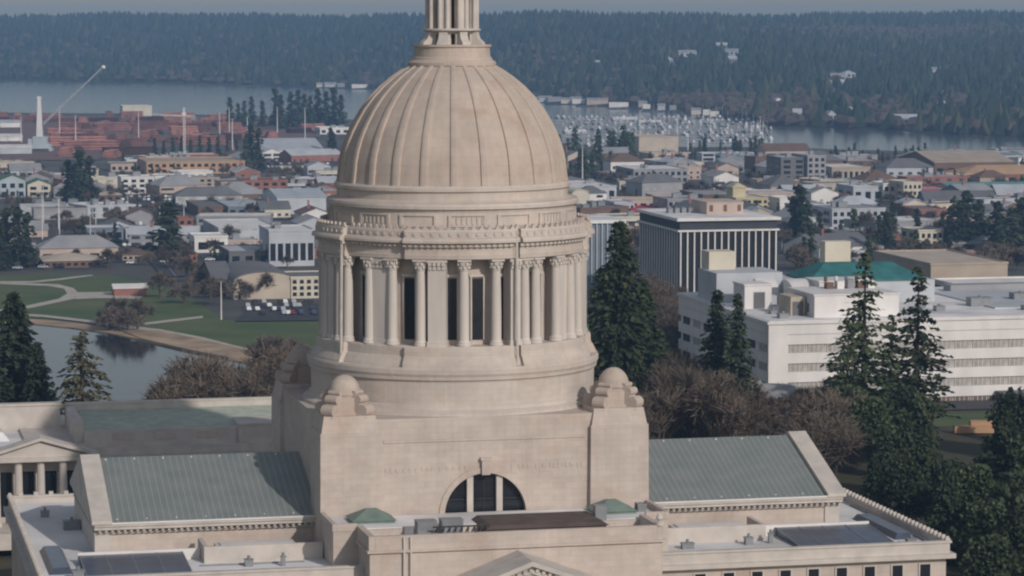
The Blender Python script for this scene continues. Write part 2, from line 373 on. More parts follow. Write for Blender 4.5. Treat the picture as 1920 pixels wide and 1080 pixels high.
# faint carved band
cb = tb; x = -16.5
while x < 17:
    w = random.uniform(.25,.7)
    if abs(x) > 2.4: cb.box(x, x+w, -H-.07, -H+.05, 22.05+random.uniform(0,.2), 22.75-random.uniform(0,.2))
    x += w+random.uniform(.15,.35)
tb.build('tower_base', 'sandstone', cap)
for (y, z) in ((-H, 24.9),):
    MB().box(-12,12,-H-.12,-H+.1,25.6,25.9).build('string_course', 'sandstone', cap)
# corner piers + domed turrets
for sx in (-1, 1):
    for sy in (-1, 1):
        p = MB(); x0, x1 = sorted((sx*12.4, sx*19.6)); y0, y1 = sorted((sy*12.0, sy*19.2))
        p.taper(x0, x1, y0, y1, 10.2, 27.0, .12, .12)
        p.taper(x0+.25, x1-.25, y0+.25, y1-.25, 27.0, 28.9, .35, .35)
        p.build('corner_pier', 'sandstone', cap)
        cx, cy = sx*16.1, sy*15.7; t = MB()
        t.lathe([(1.8,28.7),(1.8,31.1),(1.95,31.15),(1.95,31.35),(1.85,31.4)]+[(1.82*cos(pi/2*i/8), 31.4+2.0*sin(pi/2*i/8)) for i in range(9)], 28, cx=cx, cy=cy)
        for k in range(4):
            a = pi/2*k+pi/4
            vs = [(1.2,28.7),(3.6,28.7)]; 
            for (rc, zc, rr) in ((2.95,29.45,.72),(2.35,30.7,.5),(1.9,31.45,.25)):
                vs += [(rc+rr*cos(t_), zc+rr*sin(t_)) for t_ in (-1.2,-.8,-.4,0,.4,.8,1.2,1.6,2.0)]
            vs += [(1.2,31.9)]; n = len(vs)
            t.add([((cx+r*sin(a)+q*cos(a)), (cy-r*cos(a)+q*sin(a)), z) for q in (-.8,.8) for r, z in vs],
                  [tuple(range(n)), tuple(reversed(range(n,2*n)))]+[(i, n+i, n+(i+1)%n, (i+1)%n) for i in range(n)])
            b_ = pi/2*k; t.rbox(cx+1.7*sin(b_), cy-1.7*cos(b_), b_, 2.0, .5, 28.7, 30.9); t.rbox(cx+1.8*sin(b_), cy-1.8*cos(b_), b_, 2.3, .6, 28.7, 29.2)
        t.build('corner_turret', 'dome_stone', cap)
# --- wings
for sx in (-1, 1):
    xa, xb = 18.9, 43.2; X0, X1 = sorted((sx*xa, sx*xb)); E = 15.0
    w = MB().box(X0, X1, -E+1.1, E-1.1, 12.9, 16.0); w.build('wing_wall', 'sandstone', cap)
    x0, x1 = sorted((sx*18.9, sx*45.0))
    c = MB(); c.box(x0, x1, -E+.75, E-.75, 15.55, 15.8); c.box(x0, x1, -E-.1, E+.1, 16.15, 16.55); c.box(x0, x1, -E-.3, E+.3, 16.55, 16.85)
    c.build('wing_cornice', 'pale_stone', cap)
    c = MB(); x = x0+.5
    while x < x1-.3:
        for s in (-1, 1): c.box(x, x+.3, *sorted((s*(E-.75), s*(E-.15))), 15.86, 16.14)
        x += .72
    c.build('modillion_band', 'pale_stone', cap)
    rf = MB(); rf.profx([(-E-.2,16.86),(E+.2,16.86),(0,22.3)], X0, X1); rfo = rf.build('wing_roof', 'roof_metal', cap)
    g0, g1 = sorted((sx*43.0, sx*45.3))
    gp = MB(); gp.profx([(-E-.5,16.86),(-E-.5,17.25),(0,22.75),(E+.5,17.25),(E+.5,16.86)], g0, g1)
    gp.box(min(sx*43.1,sx*44.9), max(sx*43.1,sx*44.9), -E+.9, E-.9, 12.9, 16.5)
    gp.build('gable_end', 'pale_stone', cap)
    MB().box(X0, X1, -E-.42, -E-.2, 16.84, 17.02).build('gutter', 'white_paint', cap)
    x = X0+.8
    while x < X1:
        for (yy, zz) in ((-E+.7, 17.1), (-.6, 22.05)): MB().box(x, x+.16, yy, yy+.22, zz-.02, zz+.16).build('snow_guard', 'white_paint', rfo)
        x += 3.4
    # low roof box beside the tower
    a0, a1 = sorted((sx*19.7, sx*33.0))
    b = MB(); b.box(a0, a1, -21.4, -20.9, 13.0, 14.9); b.box(sx*33-.25, sx*33+.25, -21.42, -15.5, 13.0, 14.92); b.build('roof_well_wall', 'pale_stone', cap)
    a0, a1 = sorted((sx*22.5, sx*31.6)); MB().box(a0, a1, -20.4, -17.0, 13.1, 14.6).box(a0+.5, a1-.5, -19.9, -17.6, 14.6, 14.75).build('roof_well_cover', 'white_paint', cap)
    a0, a1 = sorted((sx*19.7, sx*22.4)); MB().box(a0, a1, -20.85, -14.2, 13.05, 13.5).build('roof_well_floor', 'brown_roof', cap)
    # skylights on terrace
    a0, a1 = sorted((sx*35.4, sx*47.0))
    sk = MB(); sk.add([(a0,-28.6,13.25),(a1,-28.6,13.25),(a1,-18.5,13.95),(a0,-18.5,13.95),(a0,-28.6,13.0),(a1,-28.6,13.0),(a1,-18.5,13.0),(a0,-18.5,13.0)], [(0,1,2,3),(0,4,5,1),(1,5,6,2),(2,6,7,3),(3,7,4,0)])
    s_ = sk.build('terrace_skylight', 'skylight_glass', cap)
    fr = MB()
    for i in range(5):
        x = a0+(a1-a0)*i/4; fr.add([(x-.07,-28.65,13.28),(x+.07,-28.65,13.28),(x+.07,-18.5,14.0),(x-.07,-18.5,14.0)], [(0,1,2,3)])
    fr.build('skylight_bar', 'metal_grey', s_)
    a0, a1 = sorted((sx*23.5, sx*35.2)); MB().box(a0, a1, -29.0, -27.4, 13.0, 13.3).build('terrace_walkway', 'brown_roof', cap)
    a0, a1 = sorted((sx*48.2, sx*50.9)); MB().taper(a0, a1, -24.5, -9.5, 13.0, 13.7, .5, .5).build('side_skylight', 'skylight_glass', cap)
    MB().box(*sorted((sx*33.4, sx*47.2)), -18.4, -18.1, 13.0, 14.25).build('terrace_kerb', 'white_paint', cap)
for (x, y, w_, d_, h_) in ((-48.5,-28,1.2,1.2,.9),(-47,4,2,1.5,1.0),(-49,14,1,1,.7),(-38,20,3,2,1.2),(48.6,-28,1.1,1.1,.6),(49,2,1.4,1.4,.9),(30,-24,.9,.9,.8),(33,-23.5,.5,.5,1.1),(-29,-24.5,.9,.9,.7),(-25,-25,.5,.5,1.0),(22,-25,1.4,.9,.6)):
    MB().box(x,x+w_,y,y+d_,12.95,13+h_).box(x-.08,x+w_+.08,y-.08,y+d_+.08,13+h_,13.1+h_).lathe([(.18,13.1+h_),(.18,13.5+h_),(0,13.5+h_)],8,cx=x+w_/2,cy=y+d_/2).build('roof_vent', 'metal_grey', cap)
for (x0,y0,x1,y1) in ((20,-30.6,47,-30.6),(-47,-30.4,-20,-30.4),(51.3,-26,51.3,0),(-34,-23,-22,-23)):
    MB().tube([(x0,y0,13.12),(x1,y1,13.12)], .09, 6).build('roof_pipe', 'metal_grey', cap)
# --- main body
body = MB(); body.box(-52.0, 52.0, -31.4, 25.4, 0, 12.4); body.build('main_body', 'sandstone', cap)
MB().box(-51.9, 51.9, -31.3, 25.3, 12.4, 13.0).build('terrace_roof', 'flat_roof', cap)
cn = MB()
for (x0,x1,y0,y1) in ((-52.9,52.9,-32.3,-31.4),(-52.9,52.9,25.4,26.3),(-52.9,-52.0,-31.38,25.38),(52.0,52.9,-31.38,25.38)): cn.box(x0,x1,y0,y1,12.0,12.55)
for (x0,x1,y0,y1) in ((-52.3,52.3,-31.8,-31.32),(-52.3,52.3,25.32,25.8),(-52.3,-51.9,-31.3,25.3),(51.9,52.3,-31.3,25.3)): cn.box(x0,x1,y0,y1,12.55,13.75)
for (x0,x1,y0,y1) in ((-52.5,52.5,-31.95,-31.2),(-52.5,52.5,25.2,25.95)): cn.box(x0,x1,y0,y1,13.75,14.0)
cr = cn
for s in (-1, 1):
    y = -31.6
    while y < 25: cr.box(s*52.15-.3, s*52.15+.3, y, y+.62, 13.76, 14.2); cr.box(s*52.15-.2, s*52.15+.2, y+.15, y+.45, 14.2, 14.45); y += 1.25
x = -51
while x < 52: cr.box(x, x+.55, 25.3, 25.8, 14.0, 14.4); x += 1.9
cn.build('parapet', 'pale_stone', cap)
wme = None
for s in (-1, 1):
    for i in range(9):
        x = s*(22.2+3.4*i)
        if wme is None: o = MB().box(-.62,.62,-.05,.05,0,2.0).build('window', 'glass_dark', cap); wme = o.data
        else: o = link('window', wme, cap)
        o.location = (x, -31.43, 9.3)
        MB().box(-.8,-.63,-.12,.05,-.15,2.15).box(.63,.8,-.12,.05,-.15,2.15).box(-.62,.62,-.12,.05,2.01,2.15).build('window_frame', 'pale_stone', o)
# --- portico block
pb = MB(); pb.box(-19.5, 19.5, -27.6, -18.3, 0, 17.2); pb.box(-16.7, 16.7, -35.0, -27.55, 0, 16.1)
pb.build('portico_block', 'sandstone', cap)
pp = MB()
for (x0,x1,y0,y1) in ((-19.6,-19.1,-27.7,-19.3),(19.1,19.6,-27.7,-19.3),(-19.08,-16.8,-27.7,-27.2),(16.8,19.08,-27.7,-27.2)): pp.box(x0,x1,y0,y1,17.15,18.0)
for (x0,x1,y0,y1) in ((-16.8,-16.1,-35.1,-27.3),(16.1,16.8,-35.1,-27.3),(-16.08,16.08,-35.1,-34.5)): pp.box(x0,x1,y0,y1,16.08,17.75)
pp.box(-17.0,17.0,-35.35,-35.08,15.9,16.2); pp.box(-17.05,-16.82,-35.08,-27.75,15.9,16.2); pp.box(16.82,17.05,-35.08,-27.75,15.9,16.2)
pp.build('portico_parapet', 'sandstone', cap)
MB().box(-19.0,19.0,-27.1,-19.3,17.2,17.3).box(-16.0,16.0,-34.4,-27.7,16.1,16.35).build('portico_roof', 'flat_roof', cap)
for s in (-1, 1):
    sk = MB().box(s*14.2-2.4, s*14.2+2.4, -24.2, -20.0, 17.3, 17.6).taper(s*14.2-2.6, s*14.2+2.6, -24.4, -19.8, 17.6, 18.7, 2.0, 1.9)
    sk.build('hipped_skylight', 'green_copper', cap)
MB().prof([(-2.9,17.35),(11.5,17.35),(10.6,17.8),(-2.2,17.8)], -31.5, -24.0).box(-2.6,11.2,-31.2,-24.3,16.3,17.4).build('terrace_shed', 'brown_roof', cap)
for (x, y, w, d, h) in ((-9.4,-30,2.2,1.8,1.0),(-6.2,-28.5,2.4,1.8,.8),(11.6,-26.6,1.3,1.3,1.4),(-12.0,-33,1.0,1.0,.8),(17.6,-22.5,1.0,1.4,.7)):
    u = MB().box(x-w/2,x+w/2,y-d/2,y+d/2,16.3,17.4+h).box(x-w/2-.05,x+w/2+.05,y-d/2-.05,y+d/2+.05,17.4+h,17.5+h)
    for i in range(5): u.box(x-w/2-.04,x+w/2+.04,y-d/2-.04,y+d/2+.04,17.6+h*.16*i,17.65+h*.16*i)
    u.build('roof_unit', 'metal_grey', cap)
lat = MB()
for i in range(9):
    lat.tube([(-9+.7*i,-33.2,16.3),(-8.4+.7*i,-32,18.0)], .09, 4); lat.tube([(-9+.7*i,-30.8,16.3),(-8.4+.7*i,-32,18.0)], .09, 4)
lat.tube([(-9,-32,18.0),(-2.8,-32,18.0)], .1, 4); lat.build('ladder_rack', 'dark_recess', cap)
for (x) in (-19.3+4.0,): pass
for x in (-12.9,-12.15): MB().tube([(x,-35.3,0),(x,-35.3,17.6)], .13).build('down_pipe', 'pale_stone', cap)
pd = MB(); pd.prof([(-15,9.6),(15,9.6),(0,15.2)], -41.6, -35.05); pd.build('pediment', 'sandstone', cap)
pr_ = MB()
for s in (-1, 1):
    pr_.prof([(-16,9.65),(-15.6,9.25),(0,15.05),(0,15.6)] if s < 0 else [(0,15.05),(15.6,9.25),(16,9.65),(0,15.6)], -42.2, -35.06)
    pr_.prof([(-14.6,9.2),(-14.2,8.9),(0,14.2),(0,14.6)] if s < 0 else [(0,14.2),(14.2,8.9),(14.6,9.2),(0,14.6)], -41.9, -41.5)
pr_.build('raking_cornice', 'pale_stone', cap)
dn = MB()
for i in range(44):
    x = -15+i*.7; zz = 15.02-abs(x)*.372; dn.box(x, x+.35, -42.05, -41.6, zz-.55, zz-.2)
dn.build('pediment_dentil', 'pale_stone', cap)
MB().box(-15.5,15.5,-41.4,-35.05,0,9.6).build('portico_front', 'sandstone', cap)
# lightning rods / finial on portico corner
MB().lathe([(.5,17.7),(.5,18.1),(.2,18.2),(.42,18.5),(.25,18.9),(0,19.1)], 10, cx=16.4, cy=-34.8).build('finial', 'pale_stone', cap)
# ================================================================== JUSTICE BUILDING
jb = empty('courthouse', (*loc2w(-25.0, 66), 1.2), TH)
tag(jb, 'cream courthouse with green roof and columned pediment entrance behind the left wing', 'building')
j = MB(); j.box(-60,40,1,40,0,11.3); j.box(-22,26,3.0,34,11.3,13.0); j.build('wall', 'pale_stone', jb)
j = MB(); j.box(-61,41,0,41,11.3,11.7); j.box(-60.6,40.6,.4,40.6,11.7,12.0); j.box(-60.3,-22.3,.7,3,12.0,12.9); j.box(-22,40.3,.7,1.3,12.0,12.5); j.build('cornice', 'pale_stone', jb)
j = MB(); j.box(-14,26,3.0,3.7,13.0,14.7); j.box(8,26,2.6,3.0,12.0,14.9); j.box(-14,-13.3,3.7,20,13,14.7); j.box(8.1,26,3.72,10,13,14.85); j.box(8,26.3,2.5,10,14.9,15.15); j.build('attic_parapet', 'pale_stone', jb)
for (x0, x1) in ((-10,-7),(-4,-1),(2,5),(12,15),(18,21)):
    MB().box(x0,x1,2.5 if x0 > 8 else 2.9,2.66 if x0 > 8 else 3.05,13.3,14.3).build('attic_relief', 'sandstone', jb)
MB().add([(-13.3,3.8,13.4),(24,3.8,13.4),(24,21,15.3),(-13.3,21,15.3),(-13.3,3.8,13),(24,3.8,13),(24,21,13),(-13.3,21,13)], [(0,1,2,3),(0,4,5,1),(1,5,6,2),(3,7,4,0)]).build('roof', 'green_pale', jb)
j = MB(); j.box(-15,27,21.1,22,13,16.2); j.box(-15.2,27.2,21.0,22.2,16.2,16.45); j.box(-15.2,-14,3.75,22,13,16.1); j.box(-34,-16,20.5,22,11.9,16.3); j.box(-34.2,-15.8,20.3,22.2,16.3,16.6); j.build('rear_wall', 'pale_stone', jb)
MB().box(-35,-15.5,3,20,11.9,12.6).taper(-30,-24,10,16,12.6,13.8,1,1).build('side_roof', 'flat_roof', jb)
j = MB(); j.prof([(-27.5,12.0),(-13.5,12.0),(-20.5,14.4)], -2.4, .6); j.box(-27.8,-13.2,-2.9,.3,11.4,12.0); j.build('pediment', 'pale_stone', jb)
j = MB(); j.prof([(-28.2,12.02),(-20.5,14.35),(-20.5,14.8),(-28.6,12.3)], -3.0, .68); j.prof([(-20.5,14.35),(-12.8,12.02),(-12.4,12.3),(-20.5,14.8)], -3.0, .68); j.build('raking_cornice', 'pale_stone', jb)
cmj = None
for i in range(5):
    x = -26.7+3.1*i
    c = MB().lathe([(0,0),(.8,0),(.8,.4),(.62,.5),(.52,8.6),(.75,9.1),(0,9.1)], 16) if cmj is None else None
    o = c.build('column', 'shaft_stone', jb) if c else link('column', cmj, jb); cmj = cmj or o.data
    o.location = (x, -1.8, 2.3)
    if i < 4: MB().box(x+.75,x+2.35,.85,.98,3.2,9.5).build('window', 'glass_dark', jb)
for i in range(12):
    x = -9.5+4*i; 
    if x < 38: MB().box(x,x+1.6,.88,1.0,4,9).build('window', 'glass_dark', jb)
MB().box(-30,-11,-8,.9,0,2.3).build('porch', 'pale_stone', jb)
# ================================================================== TERRAIN
SH = [(-1500,150),(0,150),(400,158),(700,168),(1000,192),(1200,205),(1400,228),(1440,237),(1600,243),(1740,249),(1920,261),(2400,290),(3200,300)]
AX = np.array([(p-960)/F for p, _ in SH]); AY = np.array([-(TOWN-CZ)*F/(y-25) for _, y in SH])
def sm(t): t = np.clip(t, 0, 1); return t*t*(3-2*t)
def hgt(x, y):
    x = np.asarray(x, float); y = np.asarray(y, float)
    zr = np.interp(y, [0,540,620,700,820,1050,1300], [0,0,-6,-7,-12,-26,TOWN])
    zl = np.interp(y, [0,480,560,640,760], [0,0,-8,-22,TOWN])
    b = sm((x+60)/70); z = zl*(1-b)+zr*b
    a = x/np.maximum(y, 100); ys = np.interp(a, AX, AY)
    ln = 1500+1500*sm((a-.0)/.15)
    t = (y-ys)/ln
    rid = 78+2.5*np.sin(a*45+1)+1.5*np.sin(a*130)+np.interp(a, [-.2,0,.17], [5,8,9])
    z = z+np.where((t > 0) & (y > 1500), sm(t*.92+.02*np.sin(x*.008))*rid+np.minimum(t*40, 3), 0)
    return z
def gz(x, y): return float(hgt(x, y))
ys = list(range(-300, 1500, 20))+list(range(1500, 3000, 60))+list(range(3000, 7600, 90))+[8500, 11000, 16000]
us = np.linspace(-1, 1, 121)
V = []; Fc = []
for y in ys:
    wd = 500+max(0, y)*.45
    xx = us*wd; zz = hgt(xx, np.full_like(xx, y))
    V += [(float(a), float(y), float(b)) for a, b in zip(xx, zz)]
n = len(us)
for jx in range(len(ys)-1):
    for i in range(n-1): Fc.append((jx*n+i, jx*n+i+1, (jx+1)*n+i+1, (jx+1)*n+i))
g = MB(); g.add(V, Fc)
cent = np.array([V[f[0]] for f in Fc]); a_ = cent[:,0]/np.maximum(cent[:,1], 100)
hillm = cent[:,1] > np.interp(a_, AX, AY)-100
slope = (cent[:,1] < 1000)
g.mi = [1 if (h and c > 1500) else (2 if s else 0) for h, c, s in zip(hillm, cent[:,1], slope)]
mat('wood_floor', (.05,.06,.025), var=0, col2=(.09,.07,.05), scale=.05, detail=8)
g.build('ground', ['town_ground', 'hill_ground', 'wood_floor'], smooth=True, kind='structure')
def sheet(name, m, pts, z, **kw):
    P = [at_z(px, py, z)[:2] for px, py in pts]
    mb = MB(); mb.add([(x, y, z) for x, y in P], [tuple(range(len(P)))])
    o = mb.build(name, m, kind='structure', **kw)
    me = o.data
    if me.polygons[0].normal.z < 0: me.flip_normals()
    return o
# bay water between town and far shore
near = [(-1500,212),(0,211),(250,213),(430,216),(640,222),(760,236),(1030,268),(1290,276),(1440,276),(1600,281),(1740,284),(1920,291),(2400,320),(3200,330)]
far = [(3200,298),(2400,288),(1920,259),(1740,247),(1600,241),(1440,235),(1400,226),(1200,203),(1000,190),(700,166),(400,156),(0,148),(-1500,148)]
sheet('bay_water', 'bay_water', near+far, TOWN+.25)
lake = [(-900,600),(-300,603),(60,607),(130,614),(200,624),(260,640),(350,656),(430,676),(520,700),(600,712),(660,730),(640,790),(560,840),(400,900),(0,900),(-900,900)]
sheet('lake', 'lake_water', lake, TOWN+.3)
sheet('park_lawn', 'grass', [(-900,520),(0,518),(60,514),(210,516),(330,540),(420,600),(640,598),(700,600),(700,720),(560,690),(480,668),(430,652),(380,640),(300,622),(200,606),(100,598),(0,595),(-900,590)], TOWN+.15)
sheet('lawn', 'grass', [(140,388),(225,386),(228,408),(130,412)], TOWN+.15)
sheet('park_path', 'path_gravel', [(-300,528),(0,529),(60,531),(110,533),(138,540),(150,552),(140,560),(60,577),(0,584),(0,580),(50,573),(110,560),(126,550),(120,541),(90,536),(0,532.5),(-300,532)], TOWN+.21)
sheet('park_path', 'path_gravel', [(0,527),(60,527),(110,522),(170,515),(176,516.5),(115,525),(60,530),(0,530)], TOWN+.27)
sheet('park_path', 'path_gravel', [(140,548),(205,547),(270,556),(260,560),(180,559),(142,561)], TOWN+.27)
sheet('park_path', 'path_gravel', [(270,605),(380,592),(381,596),(272,609)], TOWN+.27)
sheet('lakeside_path', 'path_gravel', [(-900,582),(0,586),(80,590),(160,599),(230,609),(300,617),(380,632),(430,645),(480,657),(480,662),(430,651),(375,639),(300,623),(220,613),(155,603),(80,594),(0,590),(-900,586)], TOWN+.33)
# sandy bank: a real raised embankment
bk = [(225,621),(300,624),(380,640),(430,652),(482,664),(482,678),(430,674),(350,658),(265,638)]
P = [at_z(px, py, TOWN+.3)[:2] for px, py in bk]; mb = MB(); mb.prism(P[::-1], TOWN-.5, TOWN+1.0); o = mb.build('lake_bank', 'bank_earth', kind='structure')
P = [at_z(px, py, TOWN+.3)[:2] for px, py in [(-900,592),(0,597),(90,601),(160,609),(225,621),(262,637),(200,625),(130,615),(60,608),(-900,604)]]
MB().prism(P[::-1], TOWN-.5, TOWN+.6).build('lake_bank', 'bank_earth', kind='structure')
# streets and car parks (asphalt sheets) of the town
def street(px0, py0, px1, py1, w, z=.36):
    a = at_z(px0, py0, TOWN); b = at_z(px1, py1, TOWN); dx, dy = b[0]-a[0], b[1]-a[1]; L = sqrt(dx*dx+dy*dy); nx, ny = -dy/L*w/2, dx/L*w/2
    mb = MB(); mb.add([(a[0]+nx,a[1]+ny,TOWN+z),(a[0]-nx,a[1]-ny,TOWN+z),(b[0]-nx,b[1]-ny,TOWN+z),(b[0]+nx,b[1]+ny,TOWN+z)], [(0,1,2,3)])
    o = mb.build('road', 'asphalt', kind='structure')
    if o.data.polygons[0].normal.z < 0: o.data.flip_normals()
    mk = MB(); k = 0; ux, uy = dx/L, dy/L
    while k < L-4:
        c = (a[0]+ux*k, a[1]+uy*k); mk.add([(c[0]+nx*.03,c[1]+ny*.03,TOWN+z+.04),(c[0]-nx*.03,c[1]-ny*.03,TOWN+z+.04),(c[0]+ux*3-nx*.03,c[1]+uy*3-ny*.03,TOWN+z+.04),(c[0]+ux*3+nx*.03,c[1]+uy*3+ny*.03,TOWN+z+.04)], [(0,1,2,3)]); k += 9
    mk.build('road_markings', 'white_paint', kind='structure')
street(-200,509,640,470,14); street(-200,432,640,408,12,.42); street(1000,420,2100,400,12); street(1000,352,2100,340,14,.42); street(330,520,150,300,12,.48); street(1500,470,1290,290,12,.48); street(-200,374,660,352,12,.54)
sheet('car_park', 'asphalt', [(470,575),(640,566),(640,600),(440,602)], TOWN+.5)
sheet('car_park', 'asphalt', [(225,372),(400,366),(400,392),(225,396)], TOWN+.6)
sheet('car_park', 'asphalt', [(210,430),(400,425),(380,470),(200,475)], TOWN+.6)
sheet('car_park', 'asphalt', [(480,300),(640,300),(640,322),(480,322)], TOWN+.6)
# campus ground at right
def gsheet(name, m, pts, dz, z0):
    P = [at_z(px, py, z0)[:2] for px, py in pts]; mb = MB(); mb.add([(x, y, gz(x,y)+dz) for x, y in P], [tuple(range(len(P)))]); o = mb.build(name, m, kind='structure')
    if o.data.polygons[0].normal.z < 0: o.data.flip_normals()
gsheet('campus_lawn', 'grass', [(1735,792),(1860,782),(1870,835),(1750,842)], .1, -4)
gsheet('campus_drive', 'asphalt', [(1480,770),(1960,745),(1960,782),(1480,810)], .2, -6)
# ================================================================== FAR FOREST (one mass)
TV = []; TF = []; TM = []
def spike(x, y, z, h, w, mi, n=5):
    o = len(TV); rot = random.random()*6.28
    if mi == 1:      # rounded bare crown
        for (rr, zz) in ((.55,.15),(1,.5),(.6,.85)):
            for i in range(n):
                a = rot+2*pi*i/n; q = rr*w/2*random.uniform(.7,1.25); TV.append((x+q*cos(a), y+q*sin(a), z+h*zz*random.uniform(.9,1.1)))
        TV.append((x, y, z+h*.95)); L = 3
    else:
        for (rr, zz) in ((1,.08),(.62,.5)):
            for i in range(n):
                a = rot+2*pi*i/n; q = rr*w/2*random.uniform(.6,1.3); TV.append((x+q*cos(a), y+q*sin(a), z+h*zz*random.uniform(.8,1.2)))
        TV.append((x+random.uniform(-.5,.5), y, z+h)); L = 2
    for l in range(L-1):
        for i in range(n): k = (i+1) % n; TF.append((o+l*n+i, o+l*n+k, o+(l+1)*n+k, o+(l+1)*n+i)); TM.append(mi)
    for i in range(n): TF.append((o+(L-1)*n+i, o+(L-1)*n+(i+1)%n, o+L*n)); TM.append(mi)
HOUSE_CLEAR = []
def forest():
    cnt = 0
    y = 2200
    while y < 6900:
        step = 15+y*.0012
        x = -.215*y
        while x < .215*y:
            xx = x+random.uniform(-.5,.5)*step; yy = y+random.uniform(-.5,.5)*step
            x += step
            a = xx/yy; ysx = np.interp(a, AX, AY)
            if yy < ysx+18: continue
            t = (yy-ysx)
            if t > 2300+1400*float(sm(a/.15)): continue
            if math.sin(xx*.019+2)*math.sin(yy*.0051+xx*.003)+math.sin(xx*.007)*.3 > 1.02: continue
            if any(abs(xx-hx) < hr and -95 < yy-hy < 12 for hx, hy, hr in HOUSE_CLEAR): continue
            nz = math.sin(xx*.011+1.3)+math.sin(yy*.006+xx*.004)+math.sin(xx*.031+yy*.017)*.6
            low = max(0, 1-t/1100)
            r = random.random(); pt = math.sin(xx*.0047+yy*.0021+.6)+math.sin(xx*.0029-yy*.0043+2.1); p = .06+.25*max(0, nz)*low+(.55*max(0, pt-.35) if a > -.05 else .25*max(0, pt-.6))+(.15*low if a > 0 else 0)
            mi = 1 if r < p else (2 if r < p+.12 else 0)
            z = gz(xx, yy)-1
            if mi == 1: spike(xx, yy, z, random.uniform(9,15), random.uniform(15,23), 1)
            else: spike(xx, yy, z, random.uniform(11,27), random.uniform(10,22), mi)
            cnt += 1
        y += step*.95
    print('forest trees', cnt, len(TF))
# ================================================================== VEGETATION KIT
def quadleaf(mb, c, s, nrm=None):
    a = rng.normal(size=3); a /= np.linalg.norm(a); b = np.cross(a, rng.normal(size=3)); b /= np.linalg.norm(b)
    c = np.array(c); s1 = s*rng.uniform(.5,1); s2 = s*rng.uniform(.3,.7)
    mb.add([c-a*s1-b*s2*.3, c-b*s2, c+a*s1, c+b*s2], [(0,1,2,3)])
def conifer(h, w, step, dens, leaf, needle='needle', droop=.25, lean=.9, base=.12, gap=0, name='conifer'):
    root = empty(name, (0,0,0)); tr = MB(); tr.tube([(0,0,-2),(0,0,h*.5),(.1,.1,h*.97)], [w*.035+.12, w*.02+.08, .03], 7); tr.build('trunk', 'bark', root)
    mb = MB(); z = h*base
    while z < h*.985:
        t = (z/h-base)/(1-base); L = w/2*(1-t)**lean+.25
        nb = int(dens*(3+4*(1-t)))+1
        for k in range(nb):
            if random.random() < gap: continue
            a = random.random()*2*pi; l = L*random.uniform(.55,1.15); zz = z+random.uniform(-.5,.5)*step
            m = max(2, int(l/leaf*1.3))
            for i in range(m):
                q = (i+.6)/m; r = l*q; px_ = r*cos(a); py_ = r*sin(a); pz = zz+l*.12*q-droop*l*q*q
                sp = leaf*.35*(1.2-q*.6)
                for _ in range(2):
                    c = (px_+random.gauss(0,sp), py_+random.gauss(0,sp), pz+random.gauss(0,sp*.35))
                    u = np.array([cos(a)*.8+random.gauss(0,.4), sin(a)*.8+random.gauss(0,.4), -.25]); u /= np.linalg.norm(u)
                    v = np.cross(u, (0,0,1)); v = v/np.linalg.norm(v)+np.array([0,0,random.gauss(0,.8)]); s1 = leaf*random.uniform(.5,.9); s2 = leaf*random.uniform(.22,.42)
                    c = np.array(c); mb.add([c-u*s1, c-v*s2, c+u*s1, c+v*s2], [(0,1,2,3)])
        z += step*random.uniform(.8,1.2)
    mb.build('crown', needle, root); return root
def broad(h, w, n, leaf, matn='leaf_evergreen', name='evergreen_tree'):
    root = empty(name, (0,0,0)); tr = MB(); tr.tube([(0,0,-3),(0,0,h*.35),(.3,.2,h*.7)], [.5,.4,.15], 7)
    lobes = []
    for i in range(22):
        a = random.random()*6.28; t = random.random(); r = w/2*sqrt(random.random())*.75*(1-.5*t)
        lobes.append((r*cos(a), r*sin(a), h*(.3+.55*t), w*random.uniform(.13,.22)))
    lobes.append((0,0,h*.88,w*.14))
    for l in lobes[:8]: tr.tube([(0,0,h*.3),(l[0]*.9,l[1]*.9,l[2])], [.25,.06], 5)
    tr.build('trunk', 'bark', root); mb = MB()
    for i in range(n):
        l = random.choice(lobes); d = rng.normal(size=3); d /= np.linalg.norm(d); r = l[3]*random.uniform(.65,1.08)
        quadleaf(mb, (l[0]+d[0]*r, l[1]+d[1]*r, l[2]+d[2]*r*.85), leaf)
    mb.build('crown', matn, root); return root
def bare(h, w, lev=5, tw='twig', thick=1.0, name='bare_tree', twn=7, twl=1.3):
    root = empty(name, (0,0,0)); tr = MB(); cr = MB()
    def grow(p, d, l, r, k):
        q = p+d*l; mid = (p+q)/2+rng.normal(size=3)*l*.05
        (tr if k >= lev-1 else cr).tube([tuple(p), tuple(mid), tuple(q)], [r, r*.8, r*.62], 5 if k >= lev-1 else 3)
        if k == 0:
            for _ in range(twn):
                v = d+rng.normal(size=3)*.55; v /= np.linalg.norm(v); s = p+d*l*random.random(); ll = random.uniform(.6,1.3)*twl
                b = np.cross(v, rng.normal(size=3)); b = b/np.linalg.norm(b)*.05*thick
                cr.add([s-b, s+b, s+v*ll+b*.4, s+v*ll-b*.4], [(0,1,2,3)])
            return
        for _ in range(4 if k == lev else 3):
            v = d*1.0+rng.normal(size=3)*.55*np.array([w/h*1.5, w/h*1.5, .6]); v[2] += .12; v /= np.linalg.norm(v)
            grow(q-d*l*random.random()*.3, v, l*random.uniform(.62,.82), r*.6, k-1)
    grow(np.array([0,0,-.5]), np.array([0,0,1.0]), h*.27, h*.018*thick, lev)
    tr.build('trunk', 'bark', root); cr.build('crown', tw, root); return root
def place(proto, used, x, y, z=None, s=1.0, rz=None, sz=None):
    if proto.name in used: o = copy_tree(proto)
    else: used.add(proto.name); o = proto
    o.location = (x, y, gz(x, y) if z is None else z); o.scale = (s, s, sz or s); o.rotation_euler.z = random.random()*6.28 if rz is None else rz
    return o
